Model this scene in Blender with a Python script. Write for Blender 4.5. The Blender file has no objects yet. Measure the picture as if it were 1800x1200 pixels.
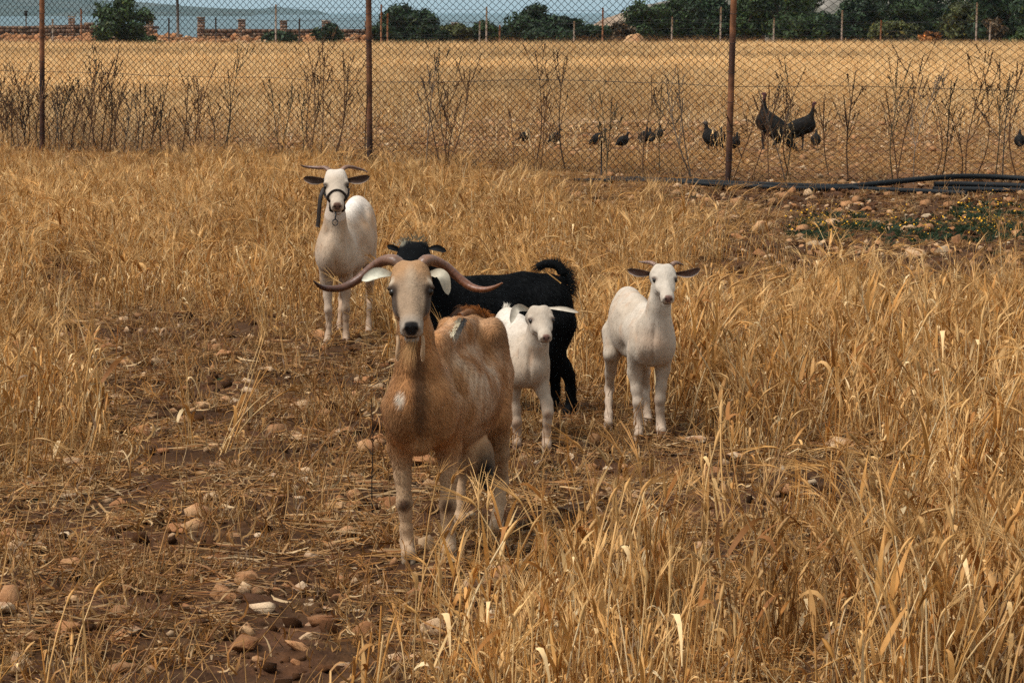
import bpy, math, random
import numpy as np
from mathutils import Vector, Matrix

SC = bpy.context.scene
COL = SC.collection
PI = math.pi
rad = math.radians

# ---------------------------------------------------------------- camera, sky, sun, exposure
CAM_H = 1.8
F_PX = 5000.0                      # 100 mm lens on a 36 mm wide frame, frame 1800 wide
HORIZON_PX = 22.0
PITCH = math.atan((600.0 - HORIZON_PX) / F_PX)

cam_data = bpy.data.cameras.new('camera')
cam = bpy.data.objects.new('camera', cam_data)
COL.objects.link(cam)
cam.location = (0, 0, CAM_H)
cam.rotation_euler = (PI / 2 - PITCH, 0, 0)
cam_data.lens = 100.0
cam_data.sensor_width = 36.0
cam_data.clip_start = 0.1
cam_data.clip_end = 60000.0
cam_data.dof.use_dof = True
cam_data.dof.focus_distance = 12.5
cam_data.dof.aperture_fstop = 30.0
SC.camera = cam

SUN_ELEV, SUN_AZ = rad(57), rad(-108)    # azimuth measured from +Y towards +X
world = bpy.data.worlds.new('World')
SC.world = world
world.use_nodes = True
wn = world.node_tree
for n in list(wn.nodes):
    wn.nodes.remove(n)
sky = wn.nodes.new('ShaderNodeTexSky')
sky.sky_type = 'NISHITA'
sky.sun_disc = False
sky.sun_elevation = SUN_ELEV
sky.sun_rotation = SUN_AZ
sky.air_density = 1.0
sky.dust_density = 4.0
sky.ozone_density = 1.0
hs = wn.nodes.new('ShaderNodeHueSaturation')      # a cloud deck: the sky's light is nearly grey
hs.inputs['Saturation'].default_value = 0.28
wb = wn.nodes.new('ShaderNodeBackground')
wb.inputs['Strength'].default_value = 0.05
wo = wn.nodes.new('ShaderNodeOutputWorld')
wn.links.new(sky.outputs[0], hs.inputs['Color'])
cl = wn.nodes.new('ShaderNodeMixRGB')             # high even cloud in front of the clear sky
cl.inputs['Fac'].default_value = 0.85
cl.inputs['Color2'].default_value = (4.4, 4.7, 4.8, 1)
wn.links.new(hs.outputs[0], cl.inputs['Color1'])
wn.links.new(cl.outputs[0], wb.inputs['Color'])
wn.links.new(wb.outputs[0], wo.inputs['Surface'])

sun_data = bpy.data.lights.new('sun', 'SUN')
sun_data.energy = 1.3
sun_data.angle = rad(24)
sun_data.color = (1.0, 0.96, 0.90)
sun = bpy.data.objects.new('sun', sun_data)
COL.objects.link(sun)
sdir = Vector((math.sin(SUN_AZ) * math.cos(SUN_ELEV), math.cos(SUN_AZ) * math.cos(SUN_ELEV), math.sin(SUN_ELEV)))
sun.rotation_euler = sdir.to_track_quat('Z', 'Y').to_euler()
sun.location = (0, 0, 30)

SC.view_settings.view_transform = 'Standard'
SC.view_settings.look = 'None'
SC.view_settings.exposure = 1.72
SC.view_settings.gamma = 1.0
SC.view_settings.use_curve_mapping = False
SC.cycles.max_bounces = 6
SC.cycles.diffuse_bounces = 3
SC.cycles.glossy_bounces = 2
SC.cycles.transparent_max_bounces = 4
SC.cycles.use_denoising = False

# ---------------------------------------------------------------- helpers
_c, _s = math.cos(PITCH), math.sin(PITCH)

def ray(px, py):
    """direction of the sight line through a point of the photograph"""
    x, y = (px - 900.0) / F_PX, -(py - 600.0) / F_PX
    return Vector((x, _c + y * _s, -_s + y * _c))

def P(px, py, Y):
    """place on that line at world depth Y"""
    d = ray(px, py)
    k = Y / d.y
    return Vector((d.x * k, Y, CAM_H + d.z * k))

def G(px, py, z=0.0):
    """place where that line meets the ground"""
    d = ray(px, py)
    k = (z - CAM_H) / d.z
    return Vector((d.x * k, d.y * k, z))

def to_px(x, y, z=0.0):
    """photograph coordinates of a place (arrays welcome)"""
    zz = np.asarray(z, float) - CAM_H
    f = y * _c - zz * _s
    u = y * _s + zz * _c
    return 900.0 + F_PX * x / f, 600.0 - F_PX * u / f

def hash3(ix, iy, iz, seed):
    h = (ix.astype(np.int64) * 374761393 + iy.astype(np.int64) * 668265263 + iz.astype(np.int64) * 2147483647 + seed * 974711) & 0xffffffff
    h = ((h ^ (h >> 13)) * 1274126177) & 0xffffffff
    h = h ^ (h >> 16)
    return (h & 0xffffff) / float(0xffffff)

def vnoise(x, y, z=None, seed=0):
    x = np.asarray(x, float); y = np.asarray(y, float)
    z = np.zeros_like(x) if z is None else np.asarray(z, float)
    ix, iy, iz = np.floor(x), np.floor(y), np.floor(z)
    fx, fy, fz = x - ix, y - iy, z - iz
    fx, fy, fz = (t * t * (3 - 2 * t) for t in (fx, fy, fz))
    r = 0
    for a in (0, 1):
        for b in (0, 1):
            for c in (0, 1):
                w = (fx if a else 1 - fx) * (fy if b else 1 - fy) * (fz if c else 1 - fz)
                r = r + w * hash3(ix + a, iy + b, iz + c, seed)
    return r

def fbm(x, y, z=None, seed=0, octaves=3):
    r, a, t = 0, 1.0, 0.0
    for i in range(octaves):
        m = 2.03 ** i
        r = r + a * vnoise(x * m, y * m, None if z is None else z * m, seed + i)
        t += a
        a *= 0.5
    return r / t

def mesh_np(name, verts, faces, smooth=False, cols=None):
    """mesh from arrays; faces: (n,3) or (n,4) array, or a list of such arrays"""
    fl = faces if isinstance(faces, list) else [faces]
    fl = [np.asarray(f, np.int32) for f in fl if len(f)]
    me = bpy.data.meshes.new(name)
    verts = np.asarray(verts, np.float32)
    me.vertices.add(len(verts))
    me.vertices.foreach_set('co', verts.ravel())
    loops = np.concatenate([f.ravel() for f in fl])
    tot = np.concatenate([np.full(len(f), f.shape[1], np.int32) for f in fl])
    start = np.concatenate(([0], np.cumsum(tot)[:-1])).astype(np.int32)
    me.loops.add(len(loops))
    me.loops.foreach_set('vertex_index', loops)
    me.polygons.add(len(tot))
    me.polygons.foreach_set('loop_start', start)
    me.polygons.foreach_set('loop_total', tot)
    if smooth:
        me.polygons.foreach_set('use_smooth', np.ones(len(tot), bool))
    me.update(calc_edges=True)
    me.validate()
    if cols is not None:
        a = me.color_attributes.new('tint', 'FLOAT_COLOR', 'POINT')
        c4 = np.ones((len(verts), 4), np.float32)
        c4[:, :3] = cols
        a.data.foreach_set('color', c4.ravel())
    return me

def link(name, me, mat=None, parent=None, loc=None, rot=None, scale=None):
    o = bpy.data.objects.new(name, me)
    COL.objects.link(o)
    if mat is not None and me is not None and not me.materials:
        me.materials.append(mat)
    if parent is not None:
        o.parent = parent
    if loc is not None:
        o.location = loc
    if rot is not None:
        o.rotation_euler = rot
    if scale is not None:
        o.scale = scale
    return o

def tag(o, label, cat, group=None):
    o['label'] = label
    o['category'] = cat
    if group:
        o['group'] = group
    return o

def root(name, loc, label, cat, group=None):
    return tag(link(name, None, loc=loc), label, cat, group)

class MB:
    """collects verts, faces and tints; build() links ONE mesh object"""
    def __init__(s):
        s.v, s.f3, s.f4, s.c, s.n = [], [], [], [], 0
    def add(s, v, f, col=None):
        v = np.asarray(v, float).reshape(-1, 3)
        f = np.asarray(f, int)
        (s.f3 if f.shape[1] == 3 else s.f4).append(f + s.n)
        s.v.append(v)
        c = np.ones((len(v), 3)) * (np.asarray(col, float) if col is not None else 1.0)
        s.c.append(c)
        s.n += len(v)
    def tube(s, pts, rads, sides=5, col=None, cap=True, flat=1.0, up=None):
        pts = np.asarray(pts, float); n = len(pts)
        rads = np.broadcast_to(np.asarray(rads, float), (n,))
        t = np.gradient(pts, axis=0)
        t /= np.linalg.norm(t, axis=1)[:, None] + 1e-9
        ref = np.array(up if up is not None else ([0.0, 0, 1] if abs(t[:, 2]).mean() < .8 else [1.0, 0.13, 0]))
        a = np.cross(t, ref); a /= np.linalg.norm(a, axis=1)[:, None] + 1e-9
        b = np.cross(t, a)
        an = np.arange(sides) * 2 * PI / sides
        v = pts[:, None] + rads[:, None, None] * (np.cos(an)[None, :, None] * a[:, None] + flat * np.sin(an)[None, :, None] * b[:, None])
        i = np.arange(n - 1)[:, None] * sides; j = np.arange(sides)[None]; k = (j + 1) % sides
        q = np.stack([i + j, i + k, i + sides + k, i + sides + j], -1).reshape(-1, 4)
        cc = None
        if col is not None:
            cc = np.asarray(col, float)
            if cc.ndim == 2:
                cc = np.repeat(cc, sides, 0)
        s.add(v.reshape(-1, 3), q, cc)
        if cap:
            base = s.n - n * sides
            for e, flip in ((0, 1), (n - 1, 0)):
                ids = np.arange(sides)
                tri = np.stack([np.zeros(sides - 2, int), ids[1:-1], ids[2:]], -1)
                if not flip:
                    tri = tri[:, ::-1]
                s.f3.append(tri + base + e * sides)
    def box(s, c, size, col=None, R=None):
        c = np.asarray(c, float); h = np.asarray(size, float) / 2
        v = np.array([[x, y, z] for z in (-1, 1) for y in (-1, 1) for x in (-1, 1)], float) * h
        if R is not None:
            v = v @ np.asarray(R, float).T
        s.add(v + c, [[0, 2, 3, 1], [4, 5, 7, 6], [0, 1, 5, 4], [2, 6, 7, 3], [0, 4, 6, 2], [1, 3, 7, 5]], col)
    def mesh(s, name, smooth=False):
        fl = []
        if s.f3: fl.append(np.concatenate(s.f3))
        if s.f4: fl.append(np.concatenate(s.f4))
        return mesh_np(name, np.concatenate(s.v), fl, smooth, np.concatenate(s.c))
    def build(s, name, mat, parent=None, smooth=False, loc=None):
        return link(name, s.mesh(name, smooth), mat, parent, loc)

ORD = ('first second third fourth fifth sixth seventh eighth ninth tenth eleventh twelfth thirteenth fourteenth fifteenth sixteenth seventeenth eighteenth nineteenth twentieth '
       'twenty-first twenty-second twenty-third twenty-fourth twenty-fifth twenty-sixth twenty-seventh twenty-eighth twenty-ninth thirtieth').split()

# ---------------------------------------------------------------- materials
def new_mat(name):
    m = bpy.data.materials.new(name)
    m.use_nodes = True
    nt = m.node_tree
    return m, nt, nt.nodes['Principled BSDF'], nt.nodes['Material Output']

def tint_mat(name, rough=0.8, noise=0.25, scale=30.0, spec=0.3, bump=0.0, bscale=60.0, attr='tint', translucent=0.0, inst=False, mul=(1, 1, 1), vary=0.0):
    """base colour from the mesh's own colours, broken by fine noise; inst: also by each copy's own tint"""
    m, nt, bs, out = new_mat(name)
    at = nt.nodes.new('ShaderNodeAttribute'); at.attribute_name = attr
    tc = nt.nodes.new('ShaderNodeTexCoord')
    nz = nt.nodes.new('ShaderNodeTexNoise'); nz.inputs['Scale'].default_value = scale; nz.inputs['Detail'].default_value = 4
    nt.links.new(tc.outputs['Object'], nz.inputs['Vector'])
    mr = nt.nodes.new('ShaderNodeMapRange')
    mr.inputs['From Min'].default_value = 0.3; mr.inputs['From Max'].default_value = 0.7
    mr.inputs['To Min'].default_value = 1 - noise; mr.inputs['To Max'].default_value = 1 + noise
    nt.links.new(nz.outputs['Fac'], mr.inputs['Value'])
    vm = nt.nodes.new('ShaderNodeVectorMath'); vm.operation = 'SCALE'
    nt.links.new(at.outputs['Color'], vm.inputs[0]); nt.links.new(mr.outputs[0], vm.inputs['Scale'])
    res = vm.outputs[0]
    if inst:
        ai = nt.nodes.new('ShaderNodeAttribute'); ai.attribute_name = 'copy_tint'; ai.attribute_type = 'INSTANCER'
        v2 = nt.nodes.new('ShaderNodeVectorMath'); v2.operation = 'MULTIPLY'
        nt.links.new(res, v2.inputs[0]); nt.links.new(ai.outputs['Vector'], v2.inputs[1]); res = v2.outputs[0]
    if vary:
        oi = nt.nodes.new('ShaderNodeObjectInfo')
        mv = nt.nodes.new('ShaderNodeMapRange')
        mv.inputs['To Min'].default_value = 1 - vary; mv.inputs['To Max'].default_value = 1 + vary
        nt.links.new(oi.outputs['Random'], mv.inputs['Value'])
        v4 = nt.nodes.new('ShaderNodeVectorMath'); v4.operation = 'SCALE'
        nt.links.new(res, v4.inputs[0]); nt.links.new(mv.outputs[0], v4.inputs['Scale']); res = v4.outputs[0]
    if mul != (1, 1, 1):
        v3 = nt.nodes.new('ShaderNodeVectorMath'); v3.operation = 'MULTIPLY'
        v3.inputs[1].default_value = mul
        nt.links.new(res, v3.inputs[0]); res = v3.outputs[0]
    nt.links.new(res, bs.inputs['Base Color'])
    bs.inputs['Roughness'].default_value = rough
    bs.inputs['Specular IOR Level'].default_value = spec
    if bump:
        nb = nt.nodes.new('ShaderNodeTexNoise'); nb.inputs['Scale'].default_value = bscale; nb.inputs['Detail'].default_value = 6
        nt.links.new(tc.outputs['Object'], nb.inputs['Vector'])
        bp = nt.nodes.new('ShaderNodeBump'); bp.inputs['Strength'].default_value = 0.6; bp.inputs['Distance'].default_value = bump
        nt.links.new(nb.outputs['Fac'], bp.inputs['Height']); nt.links.new(bp.outputs[0], bs.inputs['Normal'])
    if translucent:
        tr = nt.nodes.new('ShaderNodeBsdfTranslucent'); nt.links.new(res, tr.inputs['Color'])
        mx = nt.nodes.new('ShaderNodeMixShader'); mx.inputs[0].default_value = translucent
        nt.links.new(bs.outputs[0], mx.inputs[1]); nt.links.new(tr.outputs[0], mx.inputs[2])
        nt.links.new(mx.outputs[0], out.inputs['Surface'])
    return m

def plain_mat(name, col, rough=0.7, spec=0.4, noise=0.2, scale=40.0, metal=0.0, bump=0.0, bscale=60.0):
    m, nt, bs, out = new_mat(name)
    tc = nt.nodes.new('ShaderNodeTexCoord')
    nz = nt.nodes.new('ShaderNodeTexNoise'); nz.inputs['Scale'].default_value = scale; nz.inputs['Detail'].default_value = 5
    nt.links.new(tc.outputs['Object'], nz.inputs['Vector'])
    cr = nt.nodes.new('ShaderNodeValToRGB')
    cr.color_ramp.elements[0].position = 0.3; cr.color_ramp.elements[1].position = 0.7
    cr.color_ramp.elements[0].color = (*[c * (1 - noise) for c in col], 1)
    cr.color_ramp.elements[1].color = (*[c * (1 + noise) for c in col], 1)
    nt.links.new(nz.outputs['Fac'], cr.inputs[0]); nt.links.new(cr.outputs[0], bs.inputs['Base Color'])
    bs.inputs['Roughness'].default_value = rough; bs.inputs['Specular IOR Level'].default_value = spec
    bs.inputs['Metallic'].default_value = metal
    if bump:
        nb = nt.nodes.new('ShaderNodeTexNoise'); nb.inputs['Scale'].default_value = bscale; nb.inputs['Detail'].default_value = 6
        nt.links.new(tc.outputs['Object'], nb.inputs['Vector'])
        bp = nt.nodes.new('ShaderNodeBump'); bp.inputs['Strength'].default_value = 0.6; bp.inputs['Distance'].default_value = bump
        nt.links.new(nb.outputs['Fac'], bp.inputs['Height']); nt.links.new(bp.outputs[0], bs.inputs['Normal'])
    return m
# ---------------------------------------------------------------- bodies: one smooth skin over rounded forms
class Body:
    def __init__(s):
        s.prims = []
    def ell(s, c, r, axes=None, k=0.03, sub=False):
        s.prims.append(('e', np.asarray(c, float), np.asarray(r, float), np.eye(3) if axes is None else np.asarray(axes, float), k, sub))
    def cone(s, a, b, ra, rb, k=0.03, side=None, f=1.0, sub=False):
        s.prims.append(('c', np.asarray(a, float), np.asarray(b, float), ra, rb, None if side is None else np.asarray(side, float), f, k, sub))
    def chain(s, pts, k=0.02):
        for (a, ra), (b, rb) in zip(pts[:-1], pts[1:]):
            s.cone(a, b, ra, rb, k)
    def _bbox(s, p):
        if p[0] == 'e':
            R = np.abs(p[3].T @ np.diag(p[2])).sum(1)
            return p[1] - R, p[1] + R
        m = max(p[3], p[4]) * max(1, p[6])
        return np.minimum(p[1], p[2]) - m, np.maximum(p[1], p[2]) + m
    @staticmethod
    def _dist(p, X):
        if p[0] == 'e':
            q = (X - p[1]) @ p[3].T
            k0 = np.sqrt(((q / p[2]) ** 2).sum(-1))
            k1 = np.sqrt(((q / p[2] ** 2) ** 2).sum(-1)) + 1e-9
            return k0 * (k0 - 1) / k1
        a, b, ra, rb, side, f = p[1:7]
        Y = X - a
        ab = b - a
        if side is not None and f != 1.0:
            Y = Y + (Y @ side)[..., None] * side * (1 / f - 1)
        t = np.clip((Y @ ab) / (ab @ ab + 1e-12), 0, 1)
        d = np.sqrt(((Y - t[..., None] * ab) ** 2).sum(-1))
        return d - (ra + (rb - ra) * t)
    def value(s, x):
        F = 9.0
        for p in s.prims:
            d = float(s._dist(p, np.asarray(x, float)[None])[0]); k = p[-2]
            if p[-1]:
                h = min(max(0.5 - 0.5 * (F + d) / k, 0), 1); F = F + (-d - F) * h + k * h * (1 - h)
            else:
                h = min(max(0.5 + 0.5 * (F - d) / k, 0), 1); F = F + (d - F) * h - k * h * (1 - h)
        return F
    def hit(s, x, d, far=1.0):
        t = 0.0
        while t < far:
            v = s.value(x + d * t)
            if v < .0004:
                break
            t += max(v * .6, .0004)
        return x + d * t
    def polygonise(s, vox):
        lo = np.min([s._bbox(p)[0] for p in s.prims if not p[-1]], 0) - 3 * vox
        hi = np.max([s._bbox(p)[1] for p in s.prims if not p[-1]], 0) + 3 * vox
        n = np.ceil((hi - lo) / vox).astype(int) + 1
        F = np.full(n, 9.0, np.float32)
        ax = [lo[i] + vox * np.arange(n[i]) for i in range(3)]
        for p in s.prims:
            k = p[-2]
            b0, b1 = s._bbox(p)
            i0 = np.maximum(((b0 - k * 1.2 - 2 * vox - lo) / vox).astype(int), 0)
            i1 = np.minimum(((b1 + k * 1.2 + 2 * vox - lo) / vox).astype(int) + 2, n)
            if (i1 <= i0).any():
                continue
            sl = tuple(slice(i0[j], i1[j]) for j in range(3))
            X = np.stack(np.meshgrid(ax[0][sl[0]], ax[1][sl[1]], ax[2][sl[2]], indexing='ij'), -1)
            d = s._dist(p, X).astype(np.float32)
            A = F[sl]
            if p[-1]:
                h = np.clip(0.5 - 0.5 * (A + d) / k, 0, 1)
                F[sl] = A + (-d - A) * h + k * h * (1 - h)
            else:
                h = np.clip(0.5 + 0.5 * (A - d) / k, 0, 1)
                F[sl] = A + (d - A) * h - k * h * (1 - h)
        return surface_nets(F, lo, vox)

def surface_nets(F, lo, vox):
    n = np.array(F.shape)
    ins = F < 0
    off = [(a, b, c) for a in (0, 1) for b in (0, 1) for c in (0, 1)]
    cnt = sum(ins[a:n[0] - 1 + a, b:n[1] - 1 + b, c:n[2] - 1 + c].astype(np.int8) for a, b, c in off)
    act = np.argwhere((cnt > 0) & (cnt < 8))
    idx = -np.ones(n - 1, np.int64)
    idx[tuple(act.T)] = np.arange(len(act))
    val = {o: F[act[:, 0] + o[0], act[:, 1] + o[1], act[:, 2] + o[2]] for o in off}
    acc = np.zeros((len(act), 3)); num = np.zeros(len(act))
    for o in off:
        for d in range(3):
            if o[d] == 0:
                e = list(o); e[d] = 1; e = tuple(e)
                a, b = val[o], val[e]
                m = (a < 0) != (b < 0)
                t = np.where(m, a / np.where(m, a - b, 1), 0)
                pos = np.array(o, float)[None].repeat(len(act), 0)
                pos[:, d] = t
                acc += pos * m[:, None]; num += m
    V = lo + vox * (act + acc / num[:, None])
    quads = []
    for d in range(3):
        e = [0, 0, 0]; e[d] = 1
        A = ins[:n[0] - e[0], :n[1] - e[1], :n[2] - e[2]]
        B = ins[e[0]:, e[1]:, e[2]:]
        E = np.argwhere(A != B)
        u, w = [(1, 2), (2, 0), (0, 1)][d]
        E = E[(E[:, u] > 0) & (E[:, w] > 0)]
        du = np.zeros(3, int); du[u] = 1
        dw = np.zeros(3, int); dw[w] = 1
        c = [idx[tuple((E - du - dw).T)], idx[tuple((E - dw).T)], idx[tuple(E.T)], idx[tuple((E - du).T)]]
        q = np.stack(c, -1)
        fl = ~A[tuple(E.T)]
        q[fl] = q[fl][:, ::-1]
        quads.append(q)
    Q = np.concatenate(quads)
    # light smoothing
    for it in range(2):
        S = np.zeros_like(V); C = np.zeros(len(V))
        for i in range(4):
            j = (i + 1) % 4
            np.add.at(S, Q[:, i], V[Q[:, j]]); np.add.at(C, Q[:, i], 1)
            np.add.at(S, Q[:, j], V[Q[:, i]]); np.add.at(C, Q[:, j], 1)
        V = V * 0.5 + 0.5 * S / np.maximum(C, 1)[:, None]
    N = np.zeros_like(V)
    fn = np.cross(V[Q[:, 2]] - V[Q[:, 0]], V[Q[:, 3]] - V[Q[:, 1]])
    for i in range(4):
        np.add.at(N, Q[:, i], fn)
    N /= np.linalg.norm(N, axis=1)[:, None] + 1e-12
    return V, Q, N

def unit(v):
    v = np.asarray(v, float)
    return v / (np.linalg.norm(v, axis=-1, keepdims=True) + 1e-12)

def blob(X, c, r, soft=0.5):
    """1 inside an ellipsoid patch round c, fading to 0 outside"""
    d = np.sqrt((((X - np.asarray(c)) / np.asarray(r)) ** 2).sum(-1))
    return np.clip((1 + soft - d) / (2 * soft), 0, 1)

def mix(a, b, t):
    t = np.asarray(t)[..., None]
    return a * (1 - t) + np.asarray(b) * t

def strands(p, n, g, L, w, col, lift, rng, curl=0.25):
    """short hairs as narrow ribbons that lie along the coat"""
    m = len(p)
    g = unit(g - (g * n).sum(-1)[:, None] * n)
    side = unit(np.cross(g, n))
    g = unit(g + side * rng.normal(0, curl, (m, 1)))
    side = unit(np.cross(g, n))
    L = L[:, None]; lift = lift[:, None]
    mid = p + L * 0.5 * (g * np.cos(lift) + n * np.sin(lift) * 1.25)
    tip = p + L * (g * np.cos(lift * .7) + n * np.sin(lift) * .85) + side * L * rng.normal(0, .1, (m, 1))
    w = w[:, None] * side
    V = np.stack([p - w, p + w, mid - w * .8, mid + w * .8, tip], 1).reshape(-1, 3)
    b = np.arange(m) * 5
    q = np.stack([b, b + 1, b + 3, b + 2], -1)
    t = np.stack([b + 2, b + 3, b + 4], -1)
    nn = unit(n + g * .25 + rng.normal(0, .16, (m, 3)))
    return V, [q, t], np.repeat(nn, 5, 0), np.repeat(col, 5, 0)

def hair_object(name, V, F, N, C, mat, parent, stuff=True):
    V = np.asarray(V, float)
    G_ = []
    for f in F:                                          # wind every face towards its coat's outside
        a = np.cross(V[f[:, 1]] - V[f[:, 0]], V[f[:, 2]] - V[f[:, 1]])
        bad = (a * N[f].mean(1)).sum(1) < 0
        f = f.copy(); f[bad] = f[bad][:, ::-1]; G_.append(f)
    F = G_
    me = mesh_np(name, V, F, True, C)
    me.normals_split_custom_set_from_vertices(N.astype(np.float32))
    o = link(name, me, mat, parent)
    if stuff:
        o['kind'] = 'stuff'
    return o

def catmull(pts, n):
    pts = np.asarray(pts, float)
    Q = np.vstack([2 * pts[0] - pts[1], pts, 2 * pts[-1] - pts[-2]])
    out = []
    u = np.linspace(0, len(pts) - 1 - 1e-9, n)
    i = u.astype(int); t = (u - i)[:, None]
    a, b, c, d = Q[i], Q[i + 1], Q[i + 2], Q[i + 3]
    return 0.5 * (2 * b + (c - a) * t + (2 * a - 5 * b + 4 * c - d) * t ** 2 + (3 * b - a - 3 * c + d) * t ** 3)
# ---------------------------------------------------------------- the lie of the land
FEET = []                                                   # hooves and posts stand on level spots

def gh(x, y):
    """height of the ground"""
    x = np.asarray(x, float); y = np.asarray(y, float)
    near = np.clip((48 - y) / 12, 0, 1)
    h = near * (.05 * (fbm(x * 1.3, y * 1.3, seed=3) - .5) + .045 * (fbm(x * 6, y * 6, seed=7) - .5) + .06 * np.clip(fbm(x * 15, y * 15, seed=9, octaves=2) - .47, -.06, .5))
    for fx, fy in FEET:
        d2 = (x - fx) ** 2 + (y - fy) ** 2
        h = h * (1 - np.exp(-d2 / .008))
    far = np.clip((y - 172) / 60, 0, 1)
    return h - 9.5 * far * far * (3 - 2 * far)

def bare(px, py):
    """0 where the straw stands thick, 1 on the trodden bare earth; given by where a place shows in the photograph"""
    def spot(cx, cy, rx, ry, a=0.0):
        ca, sa = math.cos(a), math.sin(a)
        dx, dy = px - cx, py - cy
        return np.clip(1.35 - np.sqrt(((dx * ca + dy * sa) / rx) ** 2 + ((-dx * sa + dy * ca) / ry) ** 2), 0, 1) / .7
    b = np.zeros_like(px)
    for s_ in ((330, 640, 330, 88, .10), (440, 700, 280, 118, .12), (620, 780, 190, 180, .5), (590, 700, 170, 120, 0), (330, 940, 400, 130, .0), (300, 1100, 540, 170, .0), (740, 920, 200, 130, .1), (560, 960, 180, 280, 0),
               (1080, 870, 260, 155, .05), (1300, 512, 110, 56, .1), (1620, 440, 350, 88, .05), (1560, 345, 440, 36, 0), (1480, 850, 130, 64, .05), (1130, 340, 170, 34, 0),
               (1290, 890, 150, 50, 0), (100, 500, 70, 28, 0), (1300, 990, 160, 36, .1), (250, 740, 80, 40, 0), (1720, 1000, 140, 36, .1)):
        b = np.maximum(b, spot(*s_))
    return np.clip(b, 0, 1)

for g in ((718, 990), (789, 984), (872, 943), (806, 932), (574, 609), (607, 609), (648, 590), (596, 588), (1000, 735), (969, 725), (909, 790), (961, 795), (1122, 774), (1163, 769), (1069, 755), (1140, 748)):
    q = G(*g); FEET.append((q.x, q.y))

def build_ground():
    ys = [-25.0, -8, 0, 3.0, 5.0]
    while ys[-1] < 60:
        ys.append(ys[-1] * 1.0048)
    while ys[-1] < 260:
        ys.append(ys[-1] * 1.03)
    ys = np.array(ys)
    u = np.linspace(-1, 1, 241)
    u = np.concatenate([[-40, -14, -5, -2.4, -1.5, -1.2], u, [1.2, 1.5, 2.4, 5, 14, 40]])
    w = .19 * np.clip(ys, 4, None) + .5
    X = u[None] * w[:, None]; Y = np.repeat(ys[:, None], len(u), 1)
    inner = (np.abs(u) <= 1.3)[None]
    Z = np.where(inner, gh(X, Y), gh(X * 0 + .3, Y) * (Y > 100))
    n, m = X.shape
    i = np.arange(n - 1)[:, None] * m; j = np.arange(m - 1)[None]
    q = np.stack([i + j, i + j + 1, i + m + j + 1, i + m + j], -1).reshape(-1, 4)
    px, py = to_px(X, np.maximum(Y, 4), 0)
    b = bare(px, py) * (Y < 32)
    soil = np.array((.044, .020, .009)); straw = np.array((.13, .065, .025))
    n1 = fbm(X * 3, Y * 3, seed=17); n2 = fbm(X * 11, Y * 11, seed=19)
    t = np.clip((1 - b) * .35 + (n2 - .5) * 1.0 + .12, 0, 1)
    c = mix(np.ones((*X.shape, 3)) * soil, straw, t * .8)
    c = mix(c, (.10, .043, .020), np.clip((n1 - .5) * 3, 0, .6))
    pen = np.clip((Y - 28) / 3, 0, 1) * np.clip((50 - Y) / 6, 0, 1)
    c = mix(c, (.22, .105, .045), pen * (.55 + .6 * (n2 - .5)))
    far = np.clip((Y - 44) / 8, 0, 1)
    c = mix(c, (.33, .19, .075), far)
    me = mesh_np('ground', np.stack([X, Y, Z], -1).reshape(-1, 3), q, True, c.reshape(-1, 3))
    m_ = tint_mat('earth', 0.95, .35, 26.0, spec=.1, bump=.02, bscale=90)
    o = link('ground', me, m_); o['kind'] = 'structure'
    return o
build_ground()

def build_sea():
    ys = np.array([150., 260, 420, 700, 1200, 2500, 6000, 14000, 30000])
    xs = np.array([-30000., -6000, -1200, -300, 0, 300, 1200, 6000, 30000])
    X, Y = np.meshgrid(xs, ys)
    n, m = X.shape
    i = np.arange(n - 1)[:, None] * m; j = np.arange(m - 1)[None]
    q = np.stack([i + j, i + j + 1, i + m + j + 1, i + m + j], -1).reshape(-1, 4)
    me = mesh_np('sea', np.stack([X, Y, X * 0 - 6], -1).reshape(-1, 3), q)
    mt, nt, bs, out = new_mat('sea_water')
    bs.inputs['Base Color'].default_value = (.05, .10, .115, 1)
    bs.inputs['Roughness'].default_value = .45; bs.inputs['IOR'].default_value = 1.33
    geo = nt.nodes.new('ShaderNodeNewGeometry')
    mp = nt.nodes.new('ShaderNodeMapping'); mp.inputs['Scale'].default_value = (.08, .03, 1)
    nz = nt.nodes.new('ShaderNodeTexNoise'); nz.inputs['Scale'].default_value = 1.0; nz.inputs['Detail'].default_value = 6
    nt.links.new(geo.outputs['Position'], mp.inputs[0]); nt.links.new(mp.outputs[0], nz.inputs['Vector'])
    bp = nt.nodes.new('ShaderNodeBump'); bp.inputs['Strength'].default_value = 1.0; bp.inputs['Distance'].default_value = 1.2
    nt.links.new(nz.outputs['Fac'], bp.inputs['Height']); nt.links.new(bp.outputs[0], bs.inputs['Normal'])
    o = link('sea', me, mt); o['kind'] = 'structure'
build_sea()

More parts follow.
